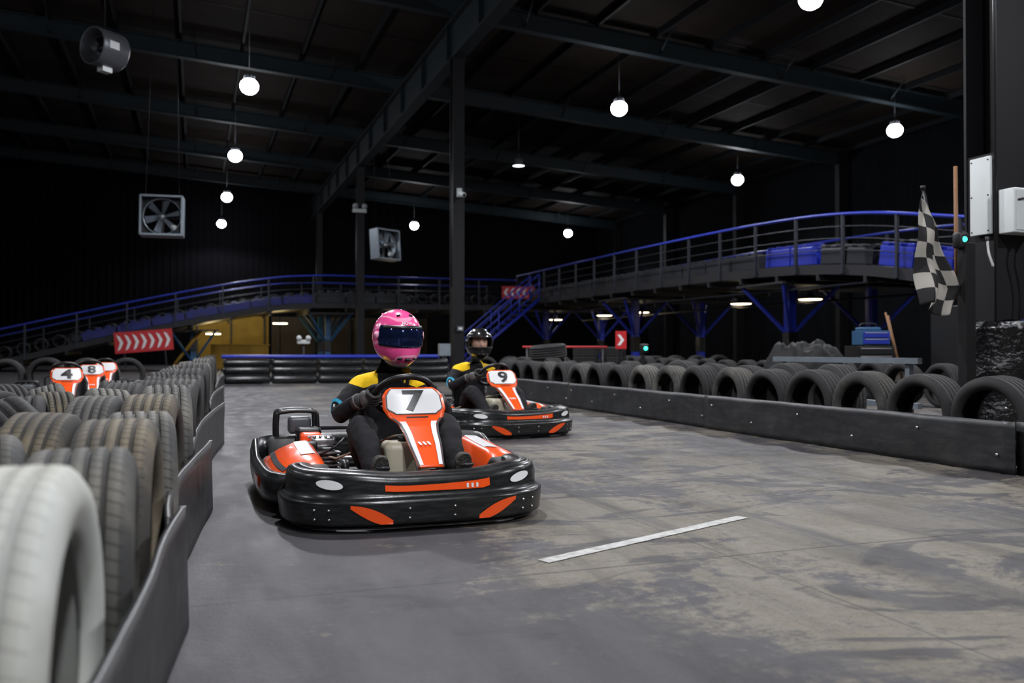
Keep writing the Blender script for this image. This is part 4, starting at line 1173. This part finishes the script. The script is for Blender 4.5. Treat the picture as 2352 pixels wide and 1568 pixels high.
    def face(i, j):
        az = lerp(-math.pi, math.pi, i); el = lerp(-math.pi/2, math.pi/2, j)
        d = Vector((math.sin(az)*math.cos(el), math.cos(az)*math.cos(el), math.sin(el)))
        p = Vector((d.x*.078, d.y*.100, d.z*.115))
        A_ = math.degrees(az); E_ = math.degrees(el)
        nose = math.exp(-(A_/9)**2)*math.exp(-((E_+14)/11)**2); p.y += .024*nose+.008*math.exp(-(A_/6)**2)*math.exp(-((E_-0)/10)**2)
        for s_ in (-1, 1): p.y -= .010*math.exp(-((A_-s_*22)/9)**2)*math.exp(-((E_-4)/6)**2); p += Vector((0, .004, 0))*math.exp(-((A_-s_*24)/14)**2)*math.exp(-((E_-13)/4)**2)
        p.y += .005*math.exp(-(A_/14)**2)*(math.exp(-((E_+33)/3.5)**2)+math.exp(-((E_+41)/3.5)**2))
        if E_ < -30: p.x *= 1-.25*smooth((-30-E_)/50)
        return p
    mb.grid(face, 72, 48, 'skin')
    for s_ in (-1, 1):
        mb.M = Matrix.Translation((s_*.030, .078, .006)); mb.lathe([(-.011, 0), (-.008, .0075), (0, .0108), (.008, .0075), (.011, 0)], 'eye', 14, Matrix.Rotation(rad(90), 4, 'Z'), False)
        mb.M = Matrix.Translation((s_*.030, .088, .006)); mb.cyl((0, 0, 0), (0, .0016, 0), .005, 'ink', 12)
        mb.M = Matrix.Identity(4); mb.tube([(s_*.016, .094, .026), (s_*.03, .094, .031), (s_*.046, .084, .027)], .0035, 'hair', 6)
        mb.tube([(s_*.078, -.005, .01), (s_*.084, .0, .02), (s_*.084, -.01, .03), (s_*.08, -.015, .0)], .007, 'skin', 8)
    mb.tube([(-.02, .086, -.062), (0, .093, -.062), (.02, .086, -.062)], .003, 'red', 6)
    mb.build('head', hr)
    return root

K7 = (-.628, 4.70); K9 = (-.28, 8.58)
make_kart(K7, 19.5, '7'); make_driver(K7, 19.5, 'pink', -.04, 10, 4)
make_kart(K9, 28.5, '9'); make_driver(K9, 28.5, 'black', -.02, -10, 0, True)
def parked(u, v, yaw, num):
    p = B(u, v); make_kart((p.x, p.y), yaw, num)
parked(-1.34, 10.75, 24, '4'); parked(-1.35, 13.1, 26, '8'); parked(-1.36, 15.45, 22, '')

# ------------------------------------------------------------------ world, camera
w = bpy.data.worlds.new('w'); sc.world = w; w.use_nodes = True
w.node_tree.nodes['Background'].inputs[0].default_value = (.5, .55, .7, 1); w.node_tree.nodes['Background'].inputs[1].default_value = .01
cd = bpy.data.cameras.new('camera'); cam = bpy.data.objects.new('camera', cd); sc.collection.objects.link(cam)
cd.sensor_width = 36; cd.lens = 2000/2352*36; cam.location = (0, 0, .78); cam.rotation_euler = (rad(90+.6), 0, 0)
cd.clip_start = .05; cd.clip_end = 200
cd.dof.use_dof = True; cd.dof.focus_distance = 4.6; cd.dof.aperture_fstop = 2.4
sc.camera = cam
sc.view_settings.view_transform = 'Standard'; sc.view_settings.look = 'None'
